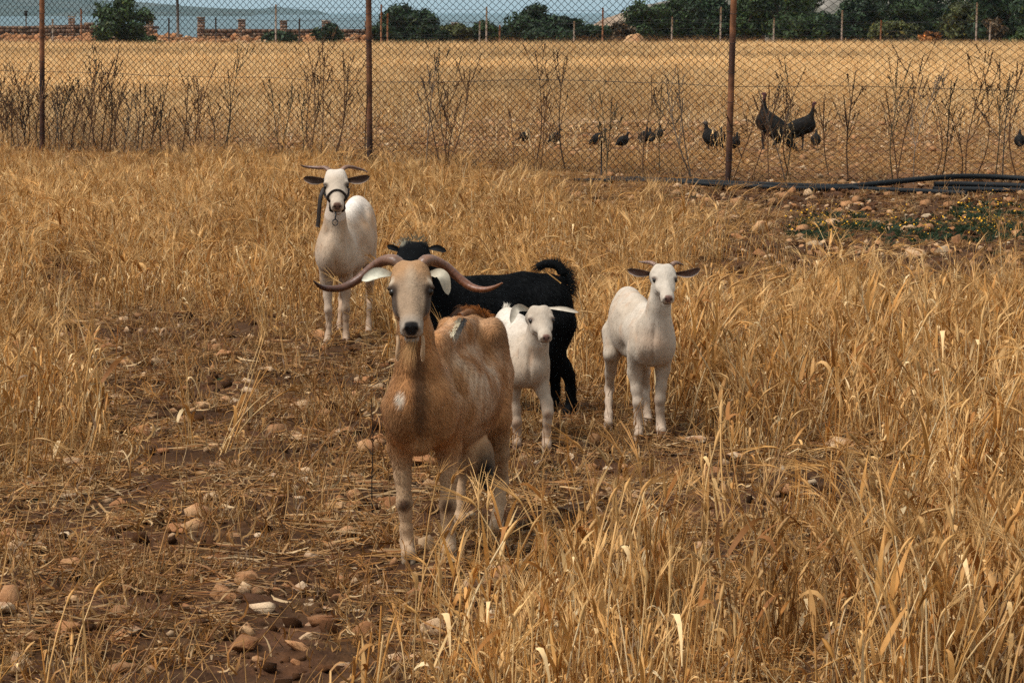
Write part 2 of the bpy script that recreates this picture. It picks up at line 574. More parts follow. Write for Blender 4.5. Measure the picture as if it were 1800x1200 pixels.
M_HILL = tint_mat('scrub_hillside', .95, .35, .02, spec=.1)
def headland(name, x0, x1, Y, prof, depth):
    """a far hill that rises out of the sea; prof gives heights along it"""
    nx, ny = 90, 14
    xs = np.linspace(x0, x1, nx); v = np.linspace(0, 1, ny)
    hh = np.interp(np.linspace(0, 1, nx), *zip(*prof))
    X = np.repeat(xs[None], ny, 0); Yg = Y + depth * v[:, None] + 0 * X
    Z = -8 + (hh[None] + 2) * np.sin(np.clip(v[:, None] * 1.05, 0, 1) * PI / 2) ** .7
    Z = Z + (fbm(X * .012, Yg * .012, seed=5) - .5) * hh[None] * .18 * (v[:, None] > .1)
    i = np.arange(ny - 1)[:, None] * nx; j = np.arange(nx - 1)[None]
    q = np.stack([i + j, i + j + 1, i + nx + j + 1, i + nx + j], -1).reshape(-1, 4)
    n = fbm(X * .02, Yg * .02, seed=6)
    c = mix(np.ones((ny, nx, 3)) * np.array((.030, .040, .030)), (.07, .07, .055), np.clip((n - .52) * 5, 0, .7))
    o = link(name, mesh_np(name, np.stack([X, Yg, Z], -1).reshape(-1, 3), q, True, c.reshape(-1, 3)), M_HILL)
    o['kind'] = 'structure'
# far headland: its crest falls to the right and sinks into the sea
headland('hill', -1700, -505, 5500, [(0, 62), (.35, 52), (.5, 44), (.62, 36), (.68, 33), (.78, 27), (.83, 22), (.90, 16), (.95, 13), (1, 9)], 700)
headland('island', -860, -570, 8500, [(0, 18), (.12, 17), (.3, 20), (.42, 27), (.48, 21), (.7, 16), (.85, 14), (1, 0)], 500)

def rocky_rise():
    """stony slope beyond the trees on the right"""
    nx, ny = 140, 50
    X, Y = np.meshgrid(np.linspace(4, 110, nx), np.linspace(205, 420, ny))
    px, _ = to_px(X, Y, 2)
    base = np.interp(px, [1010, 1060, 1110, 1200, 1400, 1600, 1800, 2300], [-1.5, .9, 2.0, 2.9, 3.4, 4.2, 5.2, 7])
    v = np.clip((Y - 205) / 40, 0, 1)
    Z = -4 + (base + 4) * v ** .6 + np.clip(Y - 250, 0, None) * .012 * np.clip((px - 1120) / 200, 0, 1)
    r = fbm(X * .5, Y * .25, seed=31, octaves=4)
    Z = Z + (r - .5) * 1.6 * np.clip((px - 1040) / 200, .15, 1)
    Z = np.where(Y > 400, -8, Z); Z = np.where(px < 1015, -8, Z)
    c = mix(np.ones((ny, nx, 3)) * np.array((.19, .17, .145)), (.035, .04, .02), np.clip((fbm(X * .8, Y * .4, seed=33) - .46) * 7, 0, .85))
    c = mix(c, (.24, .165, .11), np.clip((1130 - px) / 60, 0, 1))
    i = np.arange(ny - 1)[:, None] * nx; j = np.arange(nx - 1)[None]
    q = np.stack([i + j, i + j + 1, i + nx + j + 1, i + nx + j], -1).reshape(-1, 4)
    o = link('rocky_hill', mesh_np('rocky_hill', np.stack([X, Y, Z], -1).reshape(-1, 3), q, False, c.reshape(-1, 3)), tint_mat('hill_rock', .95, .4, 1.2, spec=.1, bump=.2, bscale=2))
    o['kind'] = 'structure'
rocky_rise()
# ---------------------------------------------------------------- goats
def coat_mat(name, rough=0.85, noise=0.18, scale=45.0):
    m = tint_mat(name, rough, noise, scale, spec=0.15)
    bs = m.node_tree.nodes['Principled BSDF']
    bs.inputs['Sheen Weight'].default_value = 0.05
    nt = m.node_tree; tc = nt.nodes.new('ShaderNodeTexCoord')
    mp = nt.nodes.new('ShaderNodeMapping'); mp.inputs['Scale'].default_value = (150, 90, 34)
    nz = nt.nodes.new('ShaderNodeTexNoise'); nz.inputs['Scale'].default_value = 1.0; nz.inputs['Detail'].default_value = 3; nz.inputs['Distortion'].default_value = .6
    nt.links.new(tc.outputs['Object'], mp.inputs[0]); nt.links.new(mp.outputs[0], nz.inputs['Vector'])
    bp = nt.nodes.new('ShaderNodeBump'); bp.inputs['Strength'].default_value = .55; bp.inputs['Distance'].default_value = .004
    nt.links.new(nz.outputs['Fac'], bp.inputs['Height']); nt.links.new(bp.outputs[0], bs.inputs['Normal'])
    return m
M_COAT = coat_mat('goat_coat', noise=.10)
M_HAIR = tint_mat('goat_hair', 0.7, 0.0, 10.0, spec=0.2)
M_BLACK = tint_mat('black_coat', .9, .1, 45.0, spec=.06)
M_HORN = tint_mat('horn_keratin', 0.42, 0.3, 60.0, spec=0.4, bump=0.002, bscale=90)
M_HOOF = tint_mat('hoof_keratin', 0.6, 0.25, 60.0, spec=0.3)
M_EAR = tint_mat('ear_skin', 0.75, 0.15, 70.0, spec=0.2)
M_EYE = plain_mat('goat_eye', (0.012, 0.008, 0.005), rough=0.28, spec=0.3)
M_SKIN = tint_mat('bare_skin', 0.5, 0.15, 60.0, spec=0.35)
M_LEATHER = plain_mat('dark_leather', (0.022, 0.014, 0.010), rough=0.6, spec=0.3)
M_IRON = plain_mat('dark_iron', (0.02, 0.02, 0.022), rough=0.45, spec=0.5, metal=0.6)

def V3(p):
    return np.array([p[0], p[1], p[2]], float)

class Goat:
    def __init__(s, label, base, group=None):
        s.B = Body()
        s.org = V3(base)
        s.o = root('goat', base, label, 'goat', group)
        s.lab = {}
    def loc(s, x):
        return np.asarray(x, float) - s.org
    def p(s, px, py, Y):
        return V3(P(px, py, Y))
    def torso(s, rows, k=0.05, axis=None):
        pts = [s.p(a, b, Y) for a, b, Y, *_ in rows]
        ax = unit(pts[-1] - pts[0]) if axis is None else unit(axis)
        up = np.array([0, 0, 1.0]); lat = unit(np.cross(ax, up)); up = np.cross(lat, ax)
        s.back = ax
        for c, (px, py, Y, rw, rh, la) in zip(pts, rows):
            s.B.ell(c, (la, rw * Y / F_PX, rh * Y / F_PX), (ax, lat, up), k)
    def torso_side(s, rows, k=0.05, back=(1, 0, 0)):
        s.back = np.array(back, float)
        for px, py, Y, rw, rh, dp in rows:
            s.B.ell(s.p(px, py, Y), (rw * Y / F_PX, dp, rh * Y / F_PX), None, k)
    def bump(s, px, py, Y, r, k=0.03, ry=None, rz=None):
        c = Y / F_PX
        s.B.ell(s.p(px, py, Y), (r * c, (ry or r) * c, (rz or r) * c), None, k)
    def dent(s, px, py, rx, ry, rz, depth):
        """a soft hollow (or, with depth below zero, a swelling) where the photograph shows px, py"""
        s.soft = getattr(s, 'soft', []) + [(px, py, np.array([rx, ry, rz]), depth)]
    def on(s, px, py, off=.003):
        """the place on the skin seen at a point of the photograph"""
        d = unit(np.array(ray(px, py))); c = np.array([0, 0, CAM_H])
        L = (s.org[1] - .9) / d[1]
        return s.B.hit(c + d * L, d, 2.5) - d * off
    def line(s, pts, k=0.03, side=None, f=1.0):
        q = [(s.p(a, b, Y), r * Y / F_PX) for a, b, Y, r in pts]
        for (a, ra), (b, rb) in zip(q[:-1], q[1:]):
            s.B.cone(a, b, ra, rb, k, side, f)
        return q
    def leg(s, pts, hoof, k=0.018, hr=13, fwd=(0, -1, 0)):
        """joints down to the pastern, then the hoof on the ground at photo point hoof"""
        g = V3(G(*hoof)); Y = g[1]; c = Y / F_PX
        r = hr * c
        pts = [(a, b, c_, r_ * np.interp(i / (len(pts) - 1), [0, .3, .5, .55, 1], [1, .95, .9, .92, .86])) for i, (a, b, c_, r_) in enumerate(pts)]
        q = s.line(pts, k)
        top, tr = q[-1]
        fwd = np.array(fwd, float)
        end = g + np.array([0, 0, r * 1.25]) + fwd * r * .2
        s.B.cone(top, end, tr, r * .92, k)
        # knee colour and hoof
        side = unit(np.cross(fwd, [0, 0, 1]))
        mb = MB()
        for sg in (-1, 1):
            t = np.linspace(0, 1, 6)
            pts_ = g[None] + side * (sg * r * .47) + fwd[None] * (r * (np.array([-.15, .0, .2, .45, .8, 1.15])[:, None] - .1))
            hts = np.array([.0, .0, 0, 0, 0, 0])
            prof = np.array([.62, .66, .66, .6, .46, .2]) * r
            top_ = np.array([1.5, 1.5, 1.45, 1.2, .75, .3]) * r
            ring = []
            for i in range(6):
                w, h = prof[i], top_[i]
                for a, b in ((-.8, 0), (.8, 0), (.95, .4), (.55, 1), (-.55, 1), (-.95, .4)):
                    ring.append(pts_[i] + side * a * w * .72 + np.array([0, 0, b * h]))
            ring = np.array(ring)
            i = np.arange(5)[:, None] * 6; j = np.arange(6)[None]; kk = (j + 1) % 6
            qd = np.stack([i + j, i + 6 + j, i + 6 + kk, i + kk], -1).reshape(-1, 4)
            mb.add(s.loc(ring), qd, s.hoof_col)
            mb.f3.append(np.array([[0, 1, 2], [0, 2, 3], [0, 3, 4], [0, 4, 5]]) + mb.n - 36)
            mb.f3.append(np.array([[0, 2, 1], [0, 3, 2], [0, 4, 3], [0, 5, 4]]) + mb.n - 6)
        mb.build('hoof', M_HOOF, s.o, True)
        return q
    def head(s, poll, nose, right, wide=1.0, muz=1.0, kid=False):
        """poll and nose tip in space, right = sideways direction of the head"""
        po, no = V3(poll), V3(nose)
        f = unit(no - po); L = np.linalg.norm(no - po)
        u = np.asarray(right, float); u = unit(u - (u @ f) * f)
        n = np.cross(u, f)
        if n[1] > 0 or (abs(n[1]) < .2 and n[2] < 0):
            n = -n
        s.muz = muz
        s.hf, s.hu, s.hn, s.hL, s.po, s.no = f, u, n, L, po, no
        at = lambda a, w, d: po + L * (a * f + w * wide * u + d * n)
        s.at = at
        axes = (f, u, n)
        B = s.B; W = wide; M = muz
        k = 0.09 * L
        def e(a, w, d, r, k_=k, sub=False):
            B.ell(at(a, w, d), (L * r[0], L * r[1] * W, L * r[2]), axes, k_, sub)
        bw = .235 if not kid else .265
        e(.14, 0, -.18, (.22, bw, .26))
        e(.17, 0, -.02, (.19, bw * .86, .13))
        e(.30, 0, -.10, (.22, bw * .86, .15))
        for sg in (-1, 1):
            e(.335, sg * .185, -.03, (.085, .065, .055), .05 * L)          # brow
            e(.52, sg * .13, -.12, (.18, .06, .08), .08 * L)              # cheekbone
            e(.40, sg * .125, -.26, (.20, .085, .15))                       # jaw muscle
            e(.06, sg * .10, .02, (.09, .085, .08), .05 * L)
        B.cone(at(.30, 0, -.08), at(.84, 0, -.085), L * .165, L * .098 * M, k, u, W)
        B.cone(at(.35, 0, -.32), at(.86, 0, -.265), L * .11, L * .078 * M, k, u, W)
        e(.86, 0, -.12, (.12, .122 * M, .115))                              # muzzle
        e(.945, 0, -.085, (.055, .105 * M, .085), .04 * L)                   # nose pad
        for sg in (-1, 1):
            e(.925, sg * .06 * M, -.165, (.06, .065 * M, .055), .03 * L)    # upper lips
            e(.965, sg * .062 * M, -.06, (.035, .04 * M, .04), .02 * L)    # nostril wings
        e(.915, 0, -.285, (.075, .078 * M, .055), .03 * L)                   # chin
        mouth = [(1.01, 0, -.218), (.975, .07 * M, -.226), (.90, .125 * M, -.222), (.80, .15 * M, -.19)]
        for sg in (-1, 1):
            for (a0, w0, d0), (a1, w1, d1) in zip(mouth[:-1], mouth[1:]):
                B.cone(at(a0, sg * w0, d0), at(a1, sg * w1, d1), L * .010, L * .008, .012 * L, sub=True)
            B.ell(at(1.0, sg * .05 * M, -.06), (L * .035, L * .016, L * .03), (f, unit(u * .8 + n * .6 * sg), unit(n * .8 - u * .6 * sg)), .012 * L, True)
            # eye sunk in its socket, seen from the front and the side
            du = unit(-n * .75 - u * sg * .66)
            h = B.hit(at(.395, sg * .225, -.02) - du * L * .3, du)
            r = L * (.046 if not kid else .052)
            B.ell(h, (L * .062, L * .045, L * .022), (f, unit(np.cross(du, f)), du), .03 * L, True)
            mb = MB()
            c = h + du * (r * .78 + L * .014)
            s.eyes = getattr(s, 'eyes', []) + [h]
            th = np.linspace(0, PI, 9); ph = np.arange(12) * 2 * PI / 12
            v = np.array([[math.sin(t) * math.cos(q), math.sin(t) * math.sin(q), math.cos(t)] for t in th for q in ph]) * r
            i = np.arange(8)[:, None] * 12; j = np.arange(12)[None]; kk = (j + 1) % 12
            mb.add(s.loc(v + c), np.stack([i + j, i + 12 + j, i + 12 + kk, i + kk], -1).reshape(-1, 4))
            mb.build('eye', M_EYE, s.o, True)
            # heavy upper lid
            B.cone(h - f * r * .85 + du * r * .25 + u * sg * r * .6, h - f * r * .8 + du * r * .1 - u * sg * r * .7, r * .42, r * .45, .02 * L)
    def horn(s, pts, rs, cols, ridges=26):
        q = np.array([s.p(*a) for a in pts])
        n = 64
        c = catmull(q, n)
        Y = q[:, 1].mean()
        r = np.interp(np.linspace(0, len(pts) - 1, n), np.arange(len(pts)), np.array(rs) * Y / F_PX)
        u = np.linspace(0, 1, n)
        r = r * (1 + .045 * np.sin(u * ridges * 2 * PI) * (1 - u))
        cc = np.array([np.interp(u, np.linspace(0, 1, len(cols)), [x[i] for x in cols]) for i in range(3)]).T
        cc = cc * (1 + .12 * np.sin(u * ridges * 2 * PI + 1))[:, None]
        mb = MB(); mb.tube(s.loc(c), r, 12, cc, flat=.78)
        return mb.build('horn', M_HORN, s.o, True)
    def ear(s, base, mid, tip, width, face, c_in, c_out, cup=.35, wpx=None):
        """leaf-shaped ear; face = the direction its hollow side looks"""
        b, m, t = s.p(*base), s.p(*mid), s.p(*tip)
        nu, nv = 15, 9
        c = catmull([b, m, t], nu)
        W = width * base[2] / F_PX
        tang = unit(np.gradient(c, axis=0))
        fd = np.asarray(face, float)
        fd = unit(fd - (tang @ fd)[:, None] * tang)
        sd = np.cross(tang, fd)
        u = np.linspace(0, 1, nu)
        w = W * np.interp(u, [0, .12, .35, .6, .85, .95, 1], [.3, .45, .85, 1, .72, .4, .05])
        v = np.linspace(-1, 1, nv)
        up = c[:, None] + sd[:, None] * (v[None, :, None] * w[:, None, None]) + fd[:, None] * (cup * (v[None, :, None] ** 2) * w[:, None, None])
        th = (.0045 * (1 - .7 * np.abs(v)))[None, :, None]
        lo = up - fd[:, None] * th
        ii = np.arange(nu - 1)[:, None] * nv; jj = np.arange(nv - 1)[None]
        q = np.stack([ii + jj, ii + jj + 1, ii + nv + jj + 1, ii + nv + jj], -1).reshape(-1, 4)
        mb = MB()
        ci = np.ones((nu * nv, 3)) * np.asarray(c_in, float)
        edge = (np.abs(v)[None] > .8).repeat(nu, 0).reshape(-1)
        ci[edge] = ci[edge] * .4 + np.asarray(c_out) * .6
        mb.add(s.loc(up.reshape(-1, 3)), q, ci)
        mb.add(s.loc(lo.reshape(-1, 3)), q[:, ::-1], c_out)
        return mb.build('ear', M_EAR, s.o, True)
    def finish(s, vox, color, length, nfur, width, seed=1, lift=(.05, .22), var=.22):
        rng = np.random.default_rng(seed)
        V, Q, N = s.B.polygonise(vox)
        for px, py, r_, dp in getattr(s, 'soft', []):
            c = s.on(px, py, 0)
            V = V - N * (dp * np.exp(-1.6 * (((V - c) / r_) ** 2).sum(1)))[:, None]
        N = np.zeros_like(V)
        fn = np.cross(V[Q[:, 2]] - V[Q[:, 0]], V[Q[:, 3]] - V[Q[:, 1]])
        for i in range(4):
            np.add.at(N, Q[:, i], fn)
        N = unit(N)
        s.V, s.N = V, N
        C = color(V, N, s)
        me = mesh_np('goat_body', s.loc(V), Q, True, C)
        body = link('body', me, getattr(s, 'mat', M_COAT), s.o)
        # coat
        A = np.linalg.norm(np.cross(V[Q[:, 1]] - V[Q[:, 0]], V[Q[:, 2]] - V[Q[:, 0]]), axis=1)
        pick = rng.choice(len(Q), nfur, p=A / A.sum())
        a, b = rng.random((2, nfur, 1))
        q = Q[pick]
        lerp = lambda X: (X[q[:, 0]] * (1 - a) + X[q[:, 1]] * a) * (1 - b) + (X[q[:, 3]] * (1 - a) + X[q[:, 2]] * a) * b
        p, n, c = lerp(V), unit(lerp(N)), lerp(C)
        hd = 1 - np.clip(np.linalg.norm(p - (s.po + s.no) / 2, axis=1) / (s.hL * .85), 0, 1) ** 4 if s.hL else np.zeros(nfur)
        L = length(p, s) * (1 - .72 * hd) * rng.uniform(.6, 1.3, nfur)
        down = np.array([0, 0, -1.0])
        g = s.back[None] * .55 + down[None] * .8 + rng.normal(0, .12, (nfur, 3))
        wv = fbm(p[:, 0] * 9, p[:, 1] * 9, p[:, 2] * 9, seed) - .5
        g = g + np.stack([wv, wv * 0, wv * .6], -1) * 1.6
        g = g * (1 - hd)[:, None] + (-s.hf * .4 + down * .5 + s.hu * np.sign((p - s.po) @ s.hu)[:, None] * .4) * hd[:, None]
        near = np.linalg.norm(p - s.no, axis=1) > s.hL * .17
        lowest = p[:, 2] - s.org[2] > .05
        keep = near & lowest & (rng.random(nfur) > hd * (.1 if nfur > 50000 else .85))
        v = var * (1 - .6 * hd[:, None])
        shade = (1 + rng.uniform(-1, 1, (nfur, 1)) * v) * (1 + 1.8 * var * (1 - hd[:, None]) * (fbm(p[:, 0] * 30, p[:, 1] * 30, p[:, 2] * 14, seed + 5)[:, None] - .5))
        c = c * shade
        Vh, Fh, Nh, Ch = strands(p[keep], n[keep], g[keep], L[keep], np.full(keep.sum(), width), c[keep], rng.uniform(*lift, keep.sum()) * (1 - .6 * hd[keep]), rng, .2)
        hair_object('coat', s.loc(Vh), Fh, Nh, Ch, getattr(s, 'mat', M_HAIR), s.o)
        return body
    def tuft(s, name, pts, dirs, n, L, spread, cols, w=.0011, seed=3, droop=.5, stuff=True):
        """long hairs rooted along a line of points"""
        rng = np.random.default_rng(seed)
        pts = np.asarray(pts, float); dirs = unit(dirs)
        u = rng.random(n) * (len(pts) - 1)
        i = np.minimum(u.astype(int), len(pts) - 2); t = (u - i)[:, None]
        p = pts[i] * (1 - t) + pts[i + 1] * t + rng.normal(0, spread, (n, 3))
        d = unit(dirs[i] * (1 - t) + dirs[i + 1] * t + rng.normal(0, .22, (n, 3)))
        cols = np.asarray(cols, float)
        c = cols[i] * (1 - t) + cols[np.minimum(i + 1, len(cols) - 1)] * t
        c = c * rng.uniform(.65, 1.3, (n, 1))
        ls = L * rng.uniform(.55, 1.15, (n, 1))
        k = 5
        V, N = [], []
        side = unit(np.cross(d, [0, 1, 0.2]))
        for j in range(k):
            f = j / (k - 1)
            cpt = p + d * ls * f + np.array([0, 0, -1]) * ls * droop * f * f
            ww = w * (1 - .9 * f)
            V += [cpt - side * ww, cpt + side * ww]
            N += [unit(np.cross(side, d)) * np.array([1, 1, 1])] * 2
        V = np.stack(V, 1); N = np.stack(N, 1)
        N = np.where(N[..., 1:2] > 0, -N, N) + np.array([0, 0, .6])
        b = np.arange(n)[:, None] * (2 * k); j = np.arange(k - 1)[None] * 2
        Fq = np.stack([b + j, b + j + 1, b + j + 3, b + j + 2], -1).reshape(-1, 4)
        return hair_object(name, s.loc(V.reshape(-1, 3)), [Fq], unit(N.reshape(-1, 3)), np.repeat(c, 2 * k, 0), getattr(s, 'mat', M_HAIR), s.o, stuff)

def nosepad(t, w, d, m):
    half = np.interp(d, [-.17, -.14, -.05, .02], [.02, .05, .085, .07]) * m
    half = half * 1.0
    return np.clip((half - np.abs(w)) / .02 + .5, 0, 1) * np.clip((d + .165) / .02, 0, 1) * np.clip((t - .915) / .03, 0, 1)
def mouthline(t, w, d):
    return np.clip(1.5 - np.abs(d - np.interp(t, [.8, .9, 1.0], [-.19, -.222, -.222])) / .014, 0, 1) * (t > .79)
TAN = np.array((.40, .185, .070)); CREAM = np.array((.56, .42, .27)); DARK = np.array((.035, .022, .014)); WHITE = np.array((.72, .63, .52))

# --- the tan nanny with the wide horns, nearest the camera
def tan_goat():
    g = Goat('tan and cream horned nanny goat standing nearest the camera', G(752, 984))
    g.hoof_col = (.24, .17, .11)
    g.torso([(738, 708, 9.26, 52, 82, .14), (752, 696, 9.42, 62, 92, .20), (788, 696, 9.62, 80, 98, .25), (813, 690, 9.78, 72, 98, .20), (828, 642, 9.92, 50, 74, .15)])
    g.bump(716, 722, 9.24, 37, .04, 48, 56); g.bump(770, 722, 9.25, 35, .04, 48, 56)      # shoulders
    g.line([(768, 606, 9.40, 22), (806, 584, 9.66, 22), (828, 572, 9.92, 20)], .05)        # spine
    g.bump(869, 588, 9.86, 19, .05, 30, 30); g.bump(786, 582, 9.90, 16, .04, 28, 24)       # hip bones
    g.bump(858, 650, 9.88, 40, .05, 60, 75); g.bump(800, 650, 9.90, 36, .05, 60, 75)       # haunches
    g.line([(724, 520, 9.17, 27), (730, 590, 9.20, 29), (735, 640, 9.22, 35), (739, 690, 9.26, 45)], .036, (1, 0, 0), 1.0)
    g.B.cone(g.p(736, 668, 9.03), g.p(739, 752, 9.055), .016, .020, .05, sub=True)            # furrow of the breast
    g.bump(737, 782, 9.22, 17, .04, 26, 18)
    g.dent(862, 632, .05, .12, .07, .022); g.dent(803, 655, .025, .08, .12, .014); g.dent(848, 755, .05, .1, .04, .014); g.dent(783, 700, .05, .08, .08, -.012); g.dent(872, 590, .035, .06, .04, -.010)
    for i_ in range(5):
        g.dent(816 + i_ * 10, 655 + i_ * 9, .008, .05, .09, .0045)
    for a, b in ((716, 772), (763, 772)):
        g.B.cone(g.p(a + 6, b, 9.13), g.p(a - 2 if a < 737 else a + 10, b + 28, 9.16), .008, .012, .03, sub=True)
    g.B.cone(g.p(812, 660, 9.35), g.p(806, 770, 9.38), .012, .014, .06, sub=True)              # behind the shoulder
    g.leg([(706, 715, 9.30, 36), (704, 785, 9.36, 23), (708, 838, 9.36, 15), (711, 885, 9.345, 14.5), (713, 905, 9.35, 11), (714, 930, 9.35, 11.5), (716, 952, 9.35, 13.5), (717, 966, 9.33, 11.5)], (718, 990), hr=15)
    g.leg([(782, 715, 9.32, 36), (788, 785, 9.38, 23), (789, 838, 9.38, 15.5), (787, 888, 9.365, 15), (786, 908, 9.37, 11), (787, 930, 9.37, 12), (788, 950, 9.37, 14), (788, 962, 9.35, 12)], (789, 984), hr=15)
    g.leg([(860, 660, 9.86, 44), (872, 735, 9.80, 27), (878, 795, 9.88, 17), (880, 845, 9.95, 14.5), (878, 880, 9.89, 11), (875, 905, 9.85, 11), (873, 922, 9.83, 13)], (872, 943), hr=14)
    g.leg([(802, 660, 9.86, 40), (806, 735, 9.80, 25), (808, 790, 9.88, 16), (808, 835, 9.95, 14), (807, 870, 9.89, 11), (806, 895, 9.86, 11), (806, 912, 9.84, 13)], (806, 932), hr=14)
    g.bump(827, 795, 9.70, 22, .03, 40, 42)                                                  # udder, two halves and a teat
    g.bump(849, 808, 9.70, 20, .02, 40, 40); g.line([(852, 820, 9.70, 17), (858, 856, 9.68, 8)], .015)
    g.head(g.p(722, 466, 9.12), g.p(723, 573, 8.90), (1, 0, 0), 1.05, 1.0)
    C1 = [(.16, .09, .055), (.13, .06, .035), (.10, .042, .022), (.06, .022, .012), (.03, .013, .009)]
    C2 = [(.18, .10, .06), (.15, .065, .035), (.13, .05, .025), (.17, .06, .025), (.20, .08, .035)]
    g.horn([(708, 470, 9.11), (694, 458, 9.12), (676, 458, 9.15), (655, 470, 9.17), (628, 492, 9.17), (600, 506, 9.15), (574, 507, 9.12), (561, 502, 9.10), (551, 494, 9.08)], [13.5, 13.2, 12.2, 11, 9.8, 8.4, 6.6, 4.6, 1.2], C1)
    g.horn([(736, 470, 9.11), (749, 458, 9.12), (764, 459, 9.15), (785, 470, 9.17), (806, 488, 9.17), (828, 504, 9.15), (850, 509, 9.12), (868, 505, 9.10), (883, 497, 9.08)], [13.5, 13.2, 12.2, 11, 9.8, 8.6, 6.8, 4.6, 1.4], C2)
    g.ear((692, 482, 9.10), (664, 480, 9.06), (636, 493, 9.05), 10.5, (.1, -1, .35), (.70, .66, .52), (.10, .055, .03), .25)
    g.ear((754, 480, 9.10), (777, 484, 9.05), (788, 518, 9.05), 11, (.5, -1, .1), (.42, .37, .28), (.40, .34, .24), .25)
    po, no = g.po, g.no
    at = g.at
    def color(X, N, s):
        z = X[:, 2]
        n1 = fbm(X[:, 0] * 7, X[:, 1] * 7, X[:, 2] * 5, 11); n2 = fbm(X[:, 0] * 22, X[:, 1] * 22, X[:, 2] * 9, 12)
        c = np.ones((len(X), 3)) * TAN
        c = mix(c, (.46, .26, .12), np.clip((n1 - .45) * 2.2, 0, .7))
        c = mix(c, (.24, .10, .035), np.clip((.48 - n2) * 2.4, 0, .6))
        # pale flank streaks, belly and legs
        fl = blob(X, s.p(838, 650, 9.62), (.11, .30, .16), .7) * np.clip((n2 - .36) * 4, 0, 1)
        c = mix(c, (.60, .47, .34), fl * .7)
        c = mix(c, (.40, .27, .16), np.clip((.40 - z) / .12, 0, 1) * .8)
        c = mix(c, (.36, .235, .14), np.clip((.30 - z) / .2, 0, 1) * .5)
        for q in ((733, 640, 9.15), (737, 690, 9.08), (738, 745, 9.08)):       # furrow shade down the chest, darkened into the coat
            c = mix(c, (.07, .035, .018), blob(X, s.p(*q), (.022, .12, .075), .6) * .8)
        c = mix(c, (.12, .06, .028), blob(X, s.p(700, 745, 9.12), (.05, .1, .05), .8) * .45)
        c = mix(c, (.12, .06, .028), blob(X, s.p(762, 745, 9.12), (.05, .1, .06), .8) * .45)
        c = mix(c, (.70, .62, .50), blob(X, s.p(703, 703, 9.10), (.014, .09, .02), .6))
        c = mix(c, (.09, .05, .028), blob(X, s.p(872, 590, 9.85), (.045, .13, .06), .8) * .75)  # hip bone shading put into the coat colour
        c = mix(c, (.30, .14, .05), blob(X, s.p(815, 575, 9.9), (.16, .25, .08), .8) * .5)
        for q in ((711, 889, 9.3), (786, 892, 9.32)):                           # bare dark knees
            c = mix(c, (.05, .022, .012), blob(X, s.p(*q), (.026, .035, .028), .35) * .9)
        c = mix(c, (.33, .235, .155), np.clip((.10 - z) / .08, 0, 1) * .6)
        ud = np.maximum(blob(X, s.p(853, 825, 9.7), (.036, .12, .085), .3), 0)
        c = mix(c, (.022, .018, .016), ud)
        # face
        t = (X - po) @ s.hf / s.hL; w = (X - po) @ s.hu / s.hL; d = (X - po) @ s.hn / s.hL
        hd = (np.linalg.norm(X - (po + no) / 2, axis=1) < s.hL * .78) & (d > -.36)
        fc = np.ones_like(c) * np.array((.27, .185, .118))
        fc = mix(fc, (.33, .185, .09), np.clip((.38 - t) / .2, 0, 1) * np.clip(.45 + n2, 0, 1))
        fc = mix(fc, (.36, .27, .185), blob(np.stack([t, w, d], -1), (.3, 0, .0), (.15, .05, .3), .7) * .7)
        st = np.clip((np.abs(w) - (.150 - .07 * np.clip(t - .4, 0, 1))) / .03, 0, 1) * np.clip((t - .36) / .06, 0, 1) * np.clip((.93 - t) / .06, 0, 1)
        fc = mix(fc, (.035, .02, .012), st * np.clip((d + .30) / .08, 0, 1) * .9)
        fc = mix(fc, (.30, .15, .06), np.clip((-.20 - d) / .06, 0, 1) * .9)
        for sg in (-1, 1):
            fc = mix(fc, (.03, .018, .012), blob(X, s.eyes[(sg + 1) // 2], np.array([.030, .030, .022]), .4) * .9)
            fc = mix(fc, (.52, .43, .32), blob(np.stack([t, w, d], -1), (.27, sg * .22, -.02), (.06, .035, .09), .5) * .8)
        fc = mix(fc, (.29, .24, .19), np.clip((t - .80) / .12, 0, 1) * .85)
        fc = mix(fc, (.010, .009, .009), nosepad(t, w, d, 1.0))
        fc = mix(fc, (.02, .014, .012), mouthline(t, w, d))
        for sg in (-1, 1):
            fc = mix(fc, (.012, .008, .007), blob(np.stack([t, w, d], -1), (.985, sg * .052 * s.muz, -.065), (.05, .022, .022), .4))
        c[hd] = fc[hd]
        return c
    def length(p, s):
        z = p[:, 2]
        return np.interp(z, [0, .1, .25, .4, 1], [.004, .005, .010, .022, .017])
    g.finish(.0045, color, length, 90000, .0008, 1, (.02, .12), .30)
    # beard, wattles, tail
    b = [V3(at(.96, -.04, -.27)), V3(at(.96, 0, -.27)), V3(at(.96, .04, -.27))]
    g.tuft('beard', b, [(-.32, 0, -1)] * 3, 110, .085, .004, [(.34, .18, .07)] * 3, .0008, 4, .1)
    for px in (699, 743):
        mb = MB(); q = np.array([g.p(px, 590, 9.13), g.p(px + 1, 604, 9.11), g.p(px, 620, 9.11), g.p(px, 634, 9.12)])
        mb.tube(g.loc(catmull(q, 9)), np.interp(np.arange(9), [0, 3, 6, 8], [.005, .0065, .008, .004]), 8, (.40, .26, .15))
        mb.build('wattle', M_COAT, g.o, True)
    tl = [g.p(850, 566, 9.97), g.p(838, 552, 9.97), g.p(822, 548, 9.90), g.p(808, 555, 9.80)]
    mb = MB(); mb.tube(g.loc(catmull(tl, 12)), np.linspace(.018, .010, 12), 8, (.20, .08, .025)); tail = mb.build('tail', M_COAT, g.o, True)
